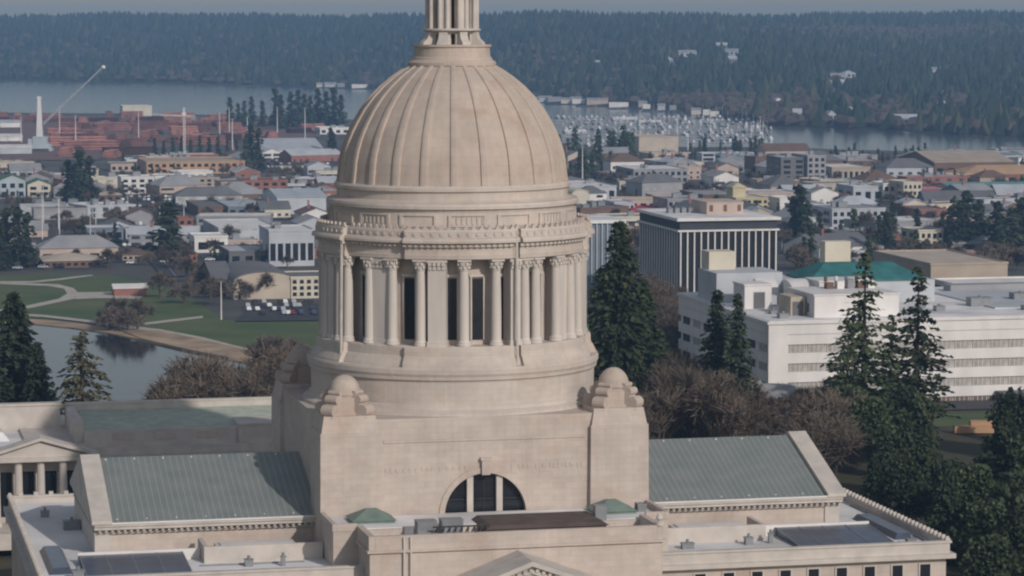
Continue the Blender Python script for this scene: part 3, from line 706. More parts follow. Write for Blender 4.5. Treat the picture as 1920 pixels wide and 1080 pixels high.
USED = set(); mat('needle_olive', (.075,.075,.04), var=0, col2=(.12,.105,.06), scale=.5)
fir = [conifer(36, 19, .95, 1.7, .95, base=.10, gap=.27, droop=.18, lean=.75, name='fir_tree'), conifer(34, 18, .95, 1.7, .95, base=.12, gap=.3, droop=.15, lean=.72, name='fir_tree')]
thin = [conifer(27, 10, .55, 2.2, .8, needle='needle_dark', gap=.1, lean=.75, droop=.3, name='fir_tree')]
big = [conifer(37, 15, .5, 3.6, 1.0, needle='needle', gap=.0, lean=.62, droop=.3, base=.05, name='redwood_tree')]
ceds = [conifer(26, 15, .5, 3.0, .9, needle='needle_dark', gap=.05, lean=.7, base=.05, name='cedar_tree'), conifer(20, 11, .45, 3.0, .8, needle='needle', lean=.7, base=.05, name='cedar_tree')]
brd = [broad(17, 15, 5200, .62), broad(13, 13, 4200, .55)]
bar = [bare(15, 9, twn=4, twl=1.4, thick=1.4), bare(14, 10, tw='twig_olive', twn=7, twl=1.6, thick=1.0), bare(17, 10, twn=4, twl=1.4, thick=1.4)]
def bypx(px, ptop, Y, h):       # tree whose top projects at (px,ptop) when standing at distance Y
    x = at_Y(px, ptop, Y)[0]; return x, Y
def tree(protos, i, px, ptop, Y, h0, label, group=None, cat='tree', share=False, wid=None):
    x, _, zt = at_Y(px, ptop, Y); zb = gz(x, Y); s = (zt-zb)/h0
    o = place(protos[i % len(protos)], USED, x, Y, zb, s*(wid or 1), None, s)
    tag(o, label, cat, group, share); return o
tree(fir, 0, 1622, 474, 520, 36, 'tall open-crowned fir in front of the white office block, left one of the tall pair', 'tall firs before the office block')
tree(fir, 1, 1722, 500, 528, 34, 'tall open-crowned fir in front of the white office block, right one of the tall pair', 'tall firs before the office block')
tree(fir, 1, 1672, 590, 535, 34, 'shorter fir filling the gap between the two tall firs before the white office block', 'tall firs before the office block')
tree(fir, 0, 1590, 600, 512, 36, 'shorter fir leaning on the left flank of the tall fir pair', 'tall firs before the office block', wid=.9)
tree(thin, 0, 1345, 543, 545, 27, 'slender dark fir at the corner of the white office block, left of two', 'slender firs at the office corner', wid=1.15)
tree(thin, 0, 1384, 550, 538, 27, 'slender dark fir at the corner of the white office block, right of two', 'slender firs at the office corner', wid=.95)
tree(big, 0, 1163, 412, 560, 37, 'massive dense dark green conifer directly right of the dome drum', wid=1.0)
tree(big, 0, 1205, 520, 575, 37, 'dense dark conifer rising just right of the massive one by the drum', wid=1.1)
tree(big, 0, 1128, 500, 600, 37, 'dense dark conifer half hidden between the drum and the massive conifer')
tree(ceds, 0, 1240, 620, 590, 26, 'low dark cedar between the massive conifer and the white office block')
tree(ceds, 0, 25, 548, 520, 26, 'big dark spreading conifer at the left edge above the lake', wid=1.05)
tree(ceds, 0, -40, 590, 505, 26, 'dark conifer cut by the left picture edge')
tree(ceds, 0, 70, 640, 512, 26, 'shorter dark conifer tucked against the big one at the left edge', wid=.8)
tree([conifer(20, 12, .5, 1.6, .6, needle='needle_olive', gap=.15, lean=.6, name='larch_tree')], 0, 152, 618, 500, 20, 'sparse yellowish conifer standing before the lake at left')
dk = 'dark evergreens on the slope at lower right'
sl_ = [(1640,742,480),(1700,720,495),(1700,712,530),(1660,800,450),(1705,790,455),(1780,858,440),(1885,765,470),(1900,735,500),(1890,800,440),(1840,868,415),(1780,870,405),(1900,880,400),(1700,850,425),(1930,800,430),(1850,930,385),(1910,950,375),(1960,700,500),(1640,850,440),(1950,880,390),(1870,1000,360),(1930,1020,350),(1600,760,500)]
for i, (a, b, c) in enumerate(sl_):
    tree(brd+[ceds[0], ceds[1]], [0,1,0,2,1,0,3][i % 7], a, b, c, [17,13,17,26,13,17,20][i % 7], 'dark evergreen tree in the dense clump beside the right wing', dk, share=True)
tree(ceds, 0, 1895, 725, 520, 26, 'dark cedar reaching the right picture edge above the evergreen clump')
bb = 'bare brown trees between tower and office block'
for i in range(46):
    px_ = random.uniform(1195,1600); Y = random.uniform(470,590)
    pt = random.uniform(640,735) if px_ < 1320 else random.uniform(690,775)
    if 1440 < px_: pt = random.uniform(700,800); Y = random.uniform(450,560)
    tree(bar, i, px_, pt, Y, [12.3,11.8,13.8][i % 3], 'leafless brown tree in the thicket behind the right wing', bb, share=True)
for (a, b, c) in ((1570,700,560),(1515,735,575),(1490,760,520),(1470,700,585)):
    tree(bar, 0, a, b, c, 15, 'leafless brown tree near the front of the white office block', 'leafless trees at the office front', share=True)
for (a, b, c) in ((325,685,590),(350,668,600),(375,660,600),(395,664,610),(420,665,610),(445,675,590),(310,700,575),(470,690,600),(490,700,600),(360,690,570),(400,690,570),(435,695,570),(340,710,565),(470,715,570),(540,650,560),(520,640,640),(560,655,600),(500,660,700)):
    tree(bar, (a//7), a, b, c, [12.3,11.8,13.8][(a//7) % 3], 'leafless reddish-brown tree on the near lake bank behind the left wing', 'leafless trees on the near lake bank', share=True)
smallbar = [bare(11, 10, lev=4, thick=2.6, twn=10, twl=1.8, name='bare_tree'), bare(12, 9, lev=4, tw='twig_olive', thick=2.6, twn=9, twl=1.8, name='bare_tree')]
smallcon = [conifer(20, 8, 1.3, 1.5, 1.5, needle='needle_dark', name='conifer', base=.06, lean=.75), conifer(15, 7, 1.3, 1.5, 1.4, needle='needle', name='conifer', base=.06, lean=.8)]
def tbase(protos, i, px, py, s, label, group, share=True, rnd=True, wid=1):
    x, y, _ = at_z(px, py, TOWN); o = place(protos[i % len(protos)], USED, x, y, gz(x, y), s*wid, None, s); tag(o, label, 'tree', group, share); return o
for i, (a, b) in enumerate([(205,622),(225,618),(240,625),(258,618),(212,612)]): tbase(smallbar, i, a, b, 1.15, 'leafless purplish tree on the far lake bank beside the path', 'leafless trees on the far lake bank')
for i, (a, b) in enumerate([(505,690),(520,700),(540,690),(495,700),(560,700)]): tbase(smallbar, i, a, b, 1.2, 'leafless reddish tree at the end of the sandy bank', 'leafless trees at the bank end')
for i, (a, b) in enumerate([(470,556),(490,560),(450,562),(510,553),(395,560),(415,575),(375,545),(350,530),(330,505),(300,560),(345,570)]): tbase(smallbar, i, a, b, 1.1, 'leafless tree around the beige arched hall', 'leafless trees by the arched hall')
tbase(smallcon, 0, 315, 486, 1.3, 'broad dark conifer standing alone above the lakeside park', None, False, wid=1.9)
for i, (a, b, s) in enumerate([(128,382,1.3),(150,384,1.6),(168,382,1.4),(140,388,1.2)]): tbase(smallcon, 0, a, b, s, 'dark conifer in the clump left of the white courtyard building', 'dark conifers left of the white courtyard building', wid=1.2)
for i, (a, b, s) in enumerate([(12,500,1.3),(35,503,1.35),(52,500,1.2),(0,508,1.1)]): tbase(smallcon, 0, a, b, s, 'dark conifer in the clump at the left edge above the park', 'dark conifers at the left edge above the park', wid=1.1)
for i, (a, b, s) in enumerate([(1500,465,1.5),(1488,462,1.2),(1512,468,1.1)]): tbase(smallcon, 0, a, b, s, 'dark conifer in the clump right of the striped office block', 'dark conifers right of the striped office block', wid=1.3)
for i, (a, b, s) in enumerate([(1812,480,1.5),(1800,482,1.3),(1835,478,1.2),(1870,485,1.3),(1895,490,1.2),(1915,485,1.4)]): tbase(smallcon, 0, a, b, s, 'dark conifer in the clump right of the ruined-looking grey building', 'dark conifers in the town at far right', wid=1.3)
for i in range(16):
    a = 435+i*13.5+random.uniform(-4,4)
    if 498 < a < 508: continue
    tbase(smallcon, 0, a, 238+random.uniform(-2,5), (1.35 if 430 < a < 500 or a > 640 else 1.75)*random.uniform(.85,1.15), 'dark conifer in the row on the spit behind the log yard', 'dark conifers on the spit')
for i in range(10): tbase(smallcon, 0, 290+i*17, 293+random.uniform(-3,3), random.uniform(.5,.8), 'dark conifer in the row behind the timber-framed building', 'dark conifers behind the timber-framed building')
for (a, b, s) in ((470,318,1.6),(485,320,1.5),(462,322,1.3),(620,298,1.2),(625,302,1.1)): tbase(smallcon, 0, a, b, s, 'dark round-topped tree beside the pale warehouse', 'dark trees beside the pale warehouse')
for i in range(26): tbase(smallcon, 1, random.uniform(1040,1190), random.uniform(290,300) if i < 13 else random.uniform(318,348), random.uniform(.9,1.5), 'dark tree between the marina and the town, right of the dome', 'dark trees between marina and town')
for i in range(40): tbase(smallcon, i, random.uniform(1540,1760), random.uniform(298,312), random.uniform(.4,.65), 'dark conifer along the waterfront at far right', 'dark conifers along the right waterfront')
for i in range(22): tbase(smallcon, i, random.uniform(1290,1440), random.uniform(285,300), random.uniform(.45,.8), 'dark conifer in front of the marina boats', 'dark conifers before the marina')
# ================================================================== BUILDINGS
OCC = []
def occ(x, y, r): OCC.append((x, y, r))
def win_mesh(w, h, key={}):
    k = (round(w,1), round(h,1))
    if k not in key: key[k] = MB().box(-w/2,w/2,-.06,.04,0,h)
    return key[k], k
WME = {}
def add_window(root, x, y, z, w, h, a=0, m='glass_dark', name='window'):
    k = (round(w,1), round(h,1), m)
    if k in WME: o = link(name, WME[k], root)
    else: o = MB().box(-w/2,w/2,-.06,.04,0,h).box(-w/2-.1,w/2+.1,-.14,.03,-.18,-.01).build(name, m, root); WME[k] = o.data
    o.location = (x, y, z); o.rotation_euler.z = a; return o
def shell(root, w, d, h, wall, roof, kind, units=0, rise=None, eave=.5, rnd=random):
    wm, rm = pm(wall), pm(roof)
    if kind == 'flat':
        MB().box(0,w,0,d,-3,h-.5).build('wall', wm, root)
        p = MB()
        for (x0,x1,y0,y1) in ((-.25,w+.25,-.25,.35),(-.25,w+.25,d-.35,d+.25),(-.25,.35,.36,d-.36),(w-.35,w+.25,.36,d-.36)): p.box(x0,x1,y0,y1,h-.5,h+.35)
        p.build('parapet', wm, root); MB().box(.36,w-.36,.36,d-.36,h-.49,h-.1).build('roof', rm, root)
    elif kind == 'gable':      # ridge along x
        r = rise or d*.18; MB().box(0,w,0,d,-3,h).profx([(0,h),(d,h),(d/2,h+r-.1)], .02, w-.02).build('wall', wm, root)
        q = MB(); q.profx([(-eave,h-.12),(d/2,h+r),(d/2,h+r+.3),(-eave,h+.2)], -eave, w+eave); q.profx([(d+eave,h-.12),(d+eave,h+.2),(d/2,h+r+.3),(d/2,h+r)], -eave, w+eave); q.build('roof', rm, root)
    elif kind == 'front_gable':
        r = rise or w*.2; MB().box(0,w,0,d,-3,h).prof([(0,h),(w,h),(w/2,h+r-.1)], .02, d-.02).build('wall', wm, root)
        q = MB(); q.prof([(-eave,h-.12),(w/2,h+r),(w/2,h+r+.3),(-eave,h+.2)], -eave, d+eave); q.prof([(w+eave,h-.12),(w+eave,h+.2),(w/2,h+r+.3),(w/2,h+r)], -eave, d+eave); q.build('roof', rm, root)
    elif kind == 'hip':
        r = rise or min(w,d)*.25; MB().box(0,w,0,d,-3,h).build('wall', wm, root)
        ins = min(w,d)/2-.6; MB().box(-eave,w+eave,-eave,d+eave,h,h+.25).taper(-eave,w+eave,-eave,d+eave,h+.25,h+.25+r,ins,ins).build('roof', rm, root)
    elif kind == 'arch':       # segmental vault, axis along y
        r = rise or w*.18; n = 14; pts = [(w/2-(w/2)*cos(pi*i/n), h+r*sin(pi*i/n)) for i in range(n+1)]
        MB().box(0,w,0,d,-3,h).prof([(0,h)]+[(w,h)]+[(x,z) for x, z in pts[::-1]][1:-1], .02, d-.02).build('wall', wm, root)
        q = MB()
        for i in range(n): (xa,za),(xb,zb) = pts[i], pts[i+1]; q.prof([(xa,za),(xb,zb),(xb,zb+.35),(xa,za+.35)], -.4, d+.4)
        q.build('roof', rm, root)
    for i in range(units):
        ux, uy = rnd.uniform(.15,.75)*w, rnd.uniform(.2,.7)*d; uw, ud, uh = rnd.uniform(2,5), rnd.uniform(2,4), rnd.uniform(1.2,2.6)
        if kind == 'flat': MB().box(ux,ux+uw,uy,uy+ud,h-.1,h+uh).box(ux-.15,ux+uw+.15,uy-.15,uy+ud+.15,h+uh,h+uh+.15).lathe([(.5,h+uh+.15),(.5,h+uh+.5),(0,h+uh+.5)],8,cx=ux+uw/2,cy=uy+ud/2).build('roof_unit', 'metal_grey', root)
NAMES = dict(white='white', cream='cream', tan='tan', brick='red brick', grey='grey', dark='dark', blue='blue', teal='teal', yellow='yellow', brown='brown', red='red', orange='orange', pink='pinkish', silver='silver grey', charcoal='charcoal', beige='beige', skyblue='pale blue', green='green', rust='rust red')
def bld(label, x0, x1, yb, yt, dm, wall, roof, kind='flat', win=None, units=0, rise=None, name='building', z=None, group=None, wh=None, share=False, side=True, cat='building', winm='glass_dark'):
    z = TOWN if z is None else z
    P = at_z(x0, yb, z); Y = P[1]; um = ((x0+x1)/2-960)/F
    w = (x1-x0)*Y/F/(CT-um*ST); h = (yb-yt)*Y/F
    root = empty(name, (P[0], P[1], P[2]), TH); tag(root, label, cat, group, share)
    shell(root, w, dm, h, wall, roof, kind, units, rise)
    c = loc = (P[0]+w/2*CT-dm/2*ST, P[1]+w/2*ST+dm/2*CT); occ(c[0], c[1], .5*sqrt(w*w+dm*dm)*.8)
    if win:
        r, cc = win; fh = (h-1.0)/r
        for i in range(r):
            for k in range(cc):
                ww = w/cc*.55 if not wh else w/cc*wh
                add_window(root, w*(k+.5)/cc, -.03, .9+fh*i+fh*.12, ww, fh*.5, 0, winm)
            if side and x0 > 300:
                for k in range(2): add_window(root, -.03, dm*(k+.5)/2, .9+fh*i+fh*.12, dm*.25, fh*.5, -pi/2, winm)
    return root, w, h, Y
# --- left of the dome
bld('cream port shed with two dark doorways beside the bay', 230,285,218,199,28,'cream','white','flat',name='port_shed')
r_, w_, h_, Y_ = OCCX = bld('long pale warehouse with an arcaded white front, right of the timber-framed building', 492,608,298,282,90,'white','silver','gable',(1,9),rise=7,name='warehouse')
bld('orange timber-framed apartment building under construction', 275,460,327,304,60,'orange','tan','flat',(2,14),name='unfinished_building')
bld('low tan wing left of the timber-framed building', 208,266,322,308,30,'pink','charcoal','flat',(1,5))
bld('white lower block in front of the timber-framed building', 322,400,340,322,18,'white','white','flat',(1,5))
bld('white courtyard building with square windows below the timber-framed one', 228,290,364,333,25,'white','white','flat',(3,4),1)
bld('white annex with square windows right of the courtyard building', 292,358,362,331,25,'white','silver','flat',(3,5),1)
bld('tan three-storey block between white annex and red brick block', 360,412,358,334,25,'tan','grey','flat',(3,4),1)
bld('tan brick block with pale cornice left of the red brick block', 415,458,374,342,30,'tan','charcoal','flat',(3,3),0)
bld('red brick block right of the white annex', 458,540,372,339,30,'brick','brown','flat',(3,5),2)
bld('low blue-walled store with a pale blue roof', 428,530,405,388,60,'blue','skyblue','flat',(1,6),1,name='store')
bld('dark red brick shed left of the blue-walled store', 372,426,405,388,55,'brown','charcoal','flat')
bld('wide grey-green warehouse beside the drum at left', 520,612,402,370,55,'silver','skyblue','gable',rise=3,name='warehouse')
bld('stepped white hall, upper block of the white complex', 410,520,452,428,60,'silver','white','flat')
bld('small white block with one window, left part of the white complex', 365,428,474,444,22,'white','white','flat',(1,2))
bld('grey store with a red awning band below the white complex', 430,505,497,472,35,'charcoal','silver','flat',(1,3))
bld('modern dark glass and white office beside the drum at left', 505,590,500,432,30,'silver','white','flat',(1,6),2,wh=.7)
bld('small teal-blue shop building in the mid-left town', 163,232,452,428,20,'blue','white','flat',(1,4),name='shop')
bld('pale grey shop building right of the teal-blue shop', 236,262,450,430,20,'silver','grey','flat',(1,2),name='shop')
bld('long low brown pavilion with a pale roof above the park', 82,190,503,490,24,'brown','beige','hip',(1,8),rise=2.2,name='pavilion')
bld('beige hall with a curved roof beside the drum at left', 438,556,562,530,50,'beige','charcoal','arch',rise=4,name='arched_hall')
bld('dark-roofed brown lean-to left of the beige arched hall', 400,436,556,524,45,'brown','charcoal','gable',rise=5)
bld('cream office with rows of small windows right of the arched hall', 546,640,560,520,25,'cream','charcoal','flat',(3,7))
bld('little red brick toilet block with a white roof in the park', 214,276,556,541,9,'brick','white','gable',rise=1.2,name='toilet_block')
bld('blue-grey gabled house group at the left edge', 0,48,372,338,22,'skyblue','green','front_gable',(2,3),name='house')
bld('cream gabled house right of the blue-grey gabled one at the left edge', 52,95,370,346,20,'cream','green','front_gable',(2,2),name='house')
bld('pale gabled house behind the two gabled houses at the left edge', 20,78,345,320,22,'silver','grey','gable',(2,4),rise=4,name='house')
bld('low white barn at the left edge beside the crane', 0,42,266,257,30,'white','white','gable',rise=2,name='barn')
bld('second low white barn behind the one at the left edge', 0,38,240,230,30,'white','silver','gable',rise=2,name='barn')
bld('white gabled barn below the port crane', 0,60,290,278,30,'silver','white','gable',rise=2,name='barn')
bld('white industrial building at the shore left of the dome', 600,655,252,240,30,'white','white','flat',(1,4),2)
bld('low tan shop row with brown roof left of the lone conifer', 230,292,490,478,20,'tan','brown','hip',(1,6),rise=1.5,name='shop_row')
bld('rust brick shop right of the lone conifer', 330,370,492,478,18,'rust','beige','flat',(1,4),name='shop')
bld('small tan brick apartment house above the lone conifer', 335,362,445,410,14,'rust','brown','flat',(3,2),name='apartment_house')
bld('low brown rambler with pale roof at the lawn above the park', 185,228,378,366,14,'brown','beige','hip',(1,3),rise=1.5,name='house')
# --- right of the dome
bld('big cream warehouse in front of the marina', 1198,1272,284,257,40,'beige','beige','flat',name='warehouse')
bld('long pale yellow low building below the cream warehouse', 1240,1320,322,305,50,'cream','silver','flat',(1,8))
bld('long grey two-storey building with white roof edge right of the dome', 1188,1290,345,318,45,'grey','white','flat',(2,9),2)
bld('white flat-roofed building touching the dome at right', 1068,1156,374,350,55,'silver','white','flat',(1,5),3)
bld('small cream building below the white one touching the dome', 1072,1106,392,366,20,'cream','cream','arch',rise=3)
bld('small grey building with square windows left of the red-roofed strip', 1152,1190,398,380,25,'silver','silver','flat',(1,4))
bld('low building with a bright red roof behind the striped office', 1184,1262,402,394,35,'red','red','flat')
bld('grey glassy building right of the red-roofed strip', 1252,1320,402,374,30,'grey','grey','flat',(2,6),3)
bld('long dark-roofed brown building behind the yellow tower', 1318,1395,398,366,45,'brown','grey','flat',(1,8))
bld('pale yellow building with punched windows behind the striped office', 1380,1440,405,372,35,'yellow','cream','flat',(3,6),side=False)
bld('pale yellow square tower above the yellow building', 1374,1398,402,352,12,'yellow','yellow','hip',rise=2,name='tower')
bld('flat white-roofed building right of the yellow tower', 1402,1450,380,362,40,'white','white','flat')
bld('dark glass block with white floor edges, left of two dark blocks', 1464,1510,350,296,30,'charcoal','silver','flat',(5,2),1)
bld('blue-grey tower block, right of two dark blocks', 1514,1548,350,292,30,'grey','silver','flat',(5,3),1)
bld('pale tan flat building right of the dark blocks', 1560,1632,338,314,40,'tan','white','flat',(1,7))
bld('low green-fronted shop below the pale tan flat building', 1548,1608,352,338,18,'teal','cream','flat',(1,5),name='shop')
bld('big brown-roofed hall near the right water edge', 1752,1900,335,305,70,'brown','tan','gable',(1,7),rise=6,name='hall')
bld('orange-brown market hall at the right picture edge', 1805,1990,345,328,35,'rust','orange','hip',(1,9),rise=5,name='market_hall')
bld('long low teal-roofed shed near the right edge', 1790,1990,368,356,45,'silver','teal','gable',rise=3,name='shed')
bld('narrow white tower-like building in the right town', 1656,1680,378,344,20,'white','white','flat',(2,2))
bld('cream three-storey building beside the narrow white one', 1694,1728,382,342,25,'cream','cream','flat',(3,4))
bld('tan brick building between narrow white and cream buildings', 1680,1693,380,344,22,'tan','brown','flat',(2,1))
bld('long grey-green wall building left of the narrow white one', 1600,1655,378,350,30,'silver','white','flat',(1,3),2)
bld('low red-fronted store right of the cream three-storey building', 1730,1790,376,356,30,'red','grey','flat',(1,5),name='store')
bld('bright white cube building right of the striped office', 1462,1495,400,372,18,'white','white','flat')
bld('white-roofed blue-grey office in the right town', 1505,1570,415,388,30,'grey','white','flat',(1,6),2)
bld('wide grey office with ribbon windows in the right town', 1560,1660,438,392,35,'silver','grey','flat',(3,8),2)
bld('pale corner house with battlement top, near the right edge', 1715,1768,480,432,18,'cream','grey','flat',(3,5))
bld('white gabled house among the conifers at far right', 1850,1895,432,412,12,'white','silver','front_gable',(1,3),name='house')
bld('small white gabled cottage at the right edge', 1880,1925,465,445,10,'white','silver','gable',(1,4),rise=2,name='cottage')
bld('low pink warehouse row right of the corner house', 1778,1830,462,444,14,'grey','white','flat',(1,4))
# pale flat hall and colonnaded wing behind the office block (on the hill)
bld('large tan flat-roofed hall behind the office block at right', 1745,1890,528,495,60,'tan','beige','flat',z=-22,name='hall')
bld('white low wing with tall dark windows behind the office block at right', 1792,1990,560,534,22,'white','white','flat',(1,12),z=-20)
# --- striped office
P = at_z(1275, 562, -21); so_ = empty('striped_office_block', P, TH); tag(so_, 'dark glass office block with white vertical fins and flat roof', 'building')
w, d, h = 33.5, 50, 23.5; occ(P[0]+8, P[1]+30, 34)
MB().box(0,w,0,d,-3,h).build('glass_wall', 'glass_dark', so_)
for i in range(15):
    x = i*w/14; MB().box(x-.22,x+.22,-.7,-.02,0,h-.2).build('fin', 'white_paint', so_)
for i in range(1, 17):
    y = i*d/16; MB().box(-.35,-.02,y-.3,y+.3,0,h-.2).build('fin', 'white_paint', so_)
MB().box(-1.1,w+1.1,-1.1,d+1.1,h-.6,h).build('fin_head', 'white_paint', so_)
MB().box(-.3,w+.3,-.3,d+.3,h,h+3.0).build('top_storey', 'paint_dark', so_)
MB().box(-1.5,w+1.5,-1.5,d+1.5,h+3.0,h+3.9).build('roof_slab', 'white_paint', so_)
MB().box(-1,w+1,-1,d+1,h+3.9,h+4.0).build('roof', 'flat_roof', so_)
ph = MB().box(14,27,16,34,h+4,h+8).box(13.8,27.2,15.8,34.2,h+8,h+8.25).build('penthouse', 'paint_pink', so_)
for x in (15,20,25): MB().box(x,x+1.2,15.9,16.05,h+5,h+7.2).build('door', 'paint_brown', ph)
for i in range(4): MB().box(3+i*2.4,4.6+i*2.4,25,28,h+4,h+5.6).lathe([(.5,h+5.6),(.5,h+6),(0,h+6)],8,cx=3.8+i*2.4,cy=26.5).build('roof_unit', 'metal_grey', so_)
P = at_z(1096, 560, -24); s2 = empty('striped_office_block', (P[0], P[1]+60, -24), TH); tag(s2, 'second finned office half hidden behind the massive conifer beside the drum', 'building'); occ(P[0], P[1]+80, 26)
MB().box(0,16,0,30,-3,22).build('glass_wall', 'paint_blue', s2)
for i in range(9): MB().box(i*2-.2,i*2+.2,-.7,-.02,0,22).build('fin', 'paint_silver', s2)
MB().box(-1,17,-1,31,22,23.2).build('roof', 'flat_roof', s2)
# --- white office block
mat('window_blind', (.36,.34,.31), rough=.4, var=.3, scale=.8); mat('window_brown', (.17,.12,.10), rough=.4, var=.4, scale=.8)
P = at_z(1440, 778, -7); ga = empty('white_office_block', P, TH); tag(ga, 'long white office block with ribbon windows and rooftop vaults on the right', 'building'); mat('teal_roof', (.035,.15,.155), var=.25, scale=.3)
w, d, h = 92, 66, 18.6; Yg = P[1]
wl = MB(); fh = [0,4.3,7.9,11.5,15.1]
wl.box(.5,w-.5,.5,d-.5,-6,h-.4)
for i, z in enumerate((-6,)): wl.box(0,w,0,d,-6,.9)
for i in range(4):
    z0 = (.9+1.75)+(3.9*i); wl.box(0,w,0,d,z0+.05 if i < 0 else z0,z0+2.15)
wl.box(0,w,0,d,h-2.25,h)
for x in (0,): wl.box(0,4.2,-.02,.6,-6,h+.01)
wl.build('wall', 'white_paint', ga)
MB().box(-.3,w+.3,-.3,d+.3,h,h+.55).build('parapet', 'white_paint', ga)
MB().box(.3,w-.3,.3,d-.3,h+.55,h+.65).build('roof', 'flat_roof', ga)
for i in range(4):
    z0 = .9+3.9*i
    for k in range(22):
        x = 4.6+k*4.0
        if x+3.6 < w: 
            o = add_window(ga, x+1.8, .42, z0+.1, 3.75, 1.6, 0, 'window_brown' if i == 0 else 'window_blind')
    for k in range(8):
        y = 2.5+k*8; add_window(ga, .42, y+2.5, z0+.1, 5.0, 1.5, -pi/2, 'paint_dark' if k % 3 else 'window_blind')
mull = MB()
for i in range(4):
    for k in range(86): mull.box(4.8+k*1.0,4.9+k*1.0,.3,.36,.95+3.9*i,2.6+3.9*i)
mull.box(4.2,w,.3,.4,.95,1.0)
mull.build('window_mullions', 'white_paint', ga, kind='stuff')
def vault(x0, x1, y0, y1, zb, r, name='vault'):
    v = MB(); n = 10; pts = [(y0+(y1-y0)*(1-cos(pi/2*i/n)), zb+r*sin(pi/2*i/n)) for i in range(n+1)]
    v.profx([(y0,zb-3)]+pts+[(y1,zb-3)], x0, x1); return v.build(name, 'white_paint', ga)
# rooftop penthouses
Hh = h+.6
pz = MB().box(11.5,30,5,22,Hh,Hh+4.6).box(11.3,30.2,4.8,22.2,Hh+4.6,Hh+4.9).build('penthouse', 'white_paint', ga)
for x in (16.5,18.6): pass
for y in (9,12): add_window(pz, 11.47, y, Hh+1.2, .9, 1.5, -pi/2, 'glass_dark')
MB().box(8,11.2,10,18,Hh,Hh+4.0).build('stair_head', 'paint_beige', ga)
MB().box(8.4,10.7,9.9,9.97,Hh,Hh+3).build('door', 'paint_charcoal', ga)
MB().box(3,9,26,34,Hh,Hh+5).box(2.8,9.2,25.8,34.2,Hh+5,Hh+5.3).build('stair_head', 'white_paint', ga)
MB().box(5,7.5,25.9,25.97,Hh,Hh+3.6).build('door', 'paint_charcoal', ga)
vault(14,19,25,33,Hh+1.5,4.2); MB().box(19.02,31,24,33,Hh,Hh+5.6).box(18.8,31.2,23.8,33.2,Hh+5.6,Hh+5.9).build('penthouse', 'white_paint', ga); vault(9.5,14,36,40,Hh+1,4.2); MB().box(10,11.5,30,33,Hh,Hh+2.4).build('roof_unit', 'paint_silver', ga)
MB().box(-1+2,16,40,54,Hh,Hh+6.5).build('penthouse', 'paint_silver', ga)
MB().box(16,49,34,52,Hh,Hh+4.8).build('penthouse', 'paint_silver', ga)
MB().box(2,8,49,55,Hh+6.5,Hh+10.5).build('lift_house', 'paint_cream', ga)
MB().box(30,36,52.3,56,Hh,Hh+12.0).build('lift_house', 'paint_cream', ga)
MB().box(20,47,33.5,50,Hh+4.8,Hh+5.2).taper(20.5,46.5,34,50,Hh+5.2,Hh+8.2,5,6).build('copper_roof', 'teal_roof', ga)
for i in range(5):
    x = 18+i*2.3; MB().box(x,x+1.5,16,18,Hh+4.9,Hh+6.2+.3*(i%3)).lathe([(.4,Hh+6.2),(.4,Hh+7.3),(0,Hh+7.3)],8,cx=x+.7,cy=19).build('roof_unit', ['paint_brown','white_paint','metal_grey'][i%3], ga)
MB().box(55,91,14,52,Hh,Hh+.35).build('roof_deck', 'paint_silver', ga)
MB().box(60,91.5,52.5,57,Hh,Hh+1.6).build('rear_parapet', 'paint_grey', ga)
MB().box(50,58,-3,.0,-5,3.2).box(49.5,58.5,-3.5,.0,3.2,3.6).build('entrance', 'paint_charcoal', ga)
occ(P[0]+30, P[1]+30, 60)
def path_house(px, py, w, d, h, wall, roof, kind, label, zz, rot=.2, group=None, win=(1,3)):
    P = at_z(px, py, zz); root = empty('house', (P[0], P[1], gz(P[0], P[1])), rot); tag(root, label, 'house', group); shell(root, w, d, h, wall, roof, kind)
    for k in range(win[1]): add_window(root, w*(k+.5)/win[1], -.03, 1, w/win[1]*.5, 1.4)
path_house(1310,805,14,9,4,'brown','grey','gable','grey-roofed house among the bare trees behind the right wing',-5,.3)
path_house(1392,835,12,9,4,'silver','grey','hip','small grey hip-roofed house at the foot of the slender firs',-6,-.2)
path_house(1225,800,10,8,4,'white','charcoal','gable','small white-walled house by the right turret behind the bare trees',-5,.1)
o = MB().box(0,7,0,2,0,1.2).box(3,8,1,3,1.2,2).build('playground', 'paint_orange'); P = at_z(1790,835,-2); o.location = (P[0],P[1],gz(P[0],P[1])+.2)
tag(o, 'small orange structure on the lawn among the dark evergreens at right', 'play structure')
# ================================================================== FILLER TOWN
LMK = [('the port crane',75,270),('the timber-framed building',365,315),('the red brick block',500,360),('the lone conifer',315,480),('the arched hall',500,545),('the white complex',440,450),
 ('the big cream warehouse',1235,280),('the white building touching the dome',1110,365),('the red-roofed strip',1220,398),('the yellow tower',1386,380),('the dark blocks',1505,330),('the brown-roofed hall',1825,320),('the cream three-storey building',1710,365),('the wide grey office',1610,420),('the corner house',1740,460),('the striped office block',1360,480),('the teal-roofed shed',1880,362),('the teal-blue shop',195,440),('the gabled houses',50,350)]
def near_lm(px, py):
    b = min(LMK, key=lambda l: (l[1]-px)**2+((l[2]-py)*2.5)**2); dx, dy = px-b[1], (py-b[2])*2.5
    rel = ('left of ' if dx < 0 else 'right of ') if abs(dx) > abs(dy) else ('beyond ' if dy < 0 else 'in front of ')
    return rel+b[0]
def freeat(x, y, r):
    return all((x-a)**2+(y-b)**2 > (r+c)**2 for a, b, c in OCC)
mat('glass_town', (.055,.06,.07), rough=.3, var=.4, scale=.5)
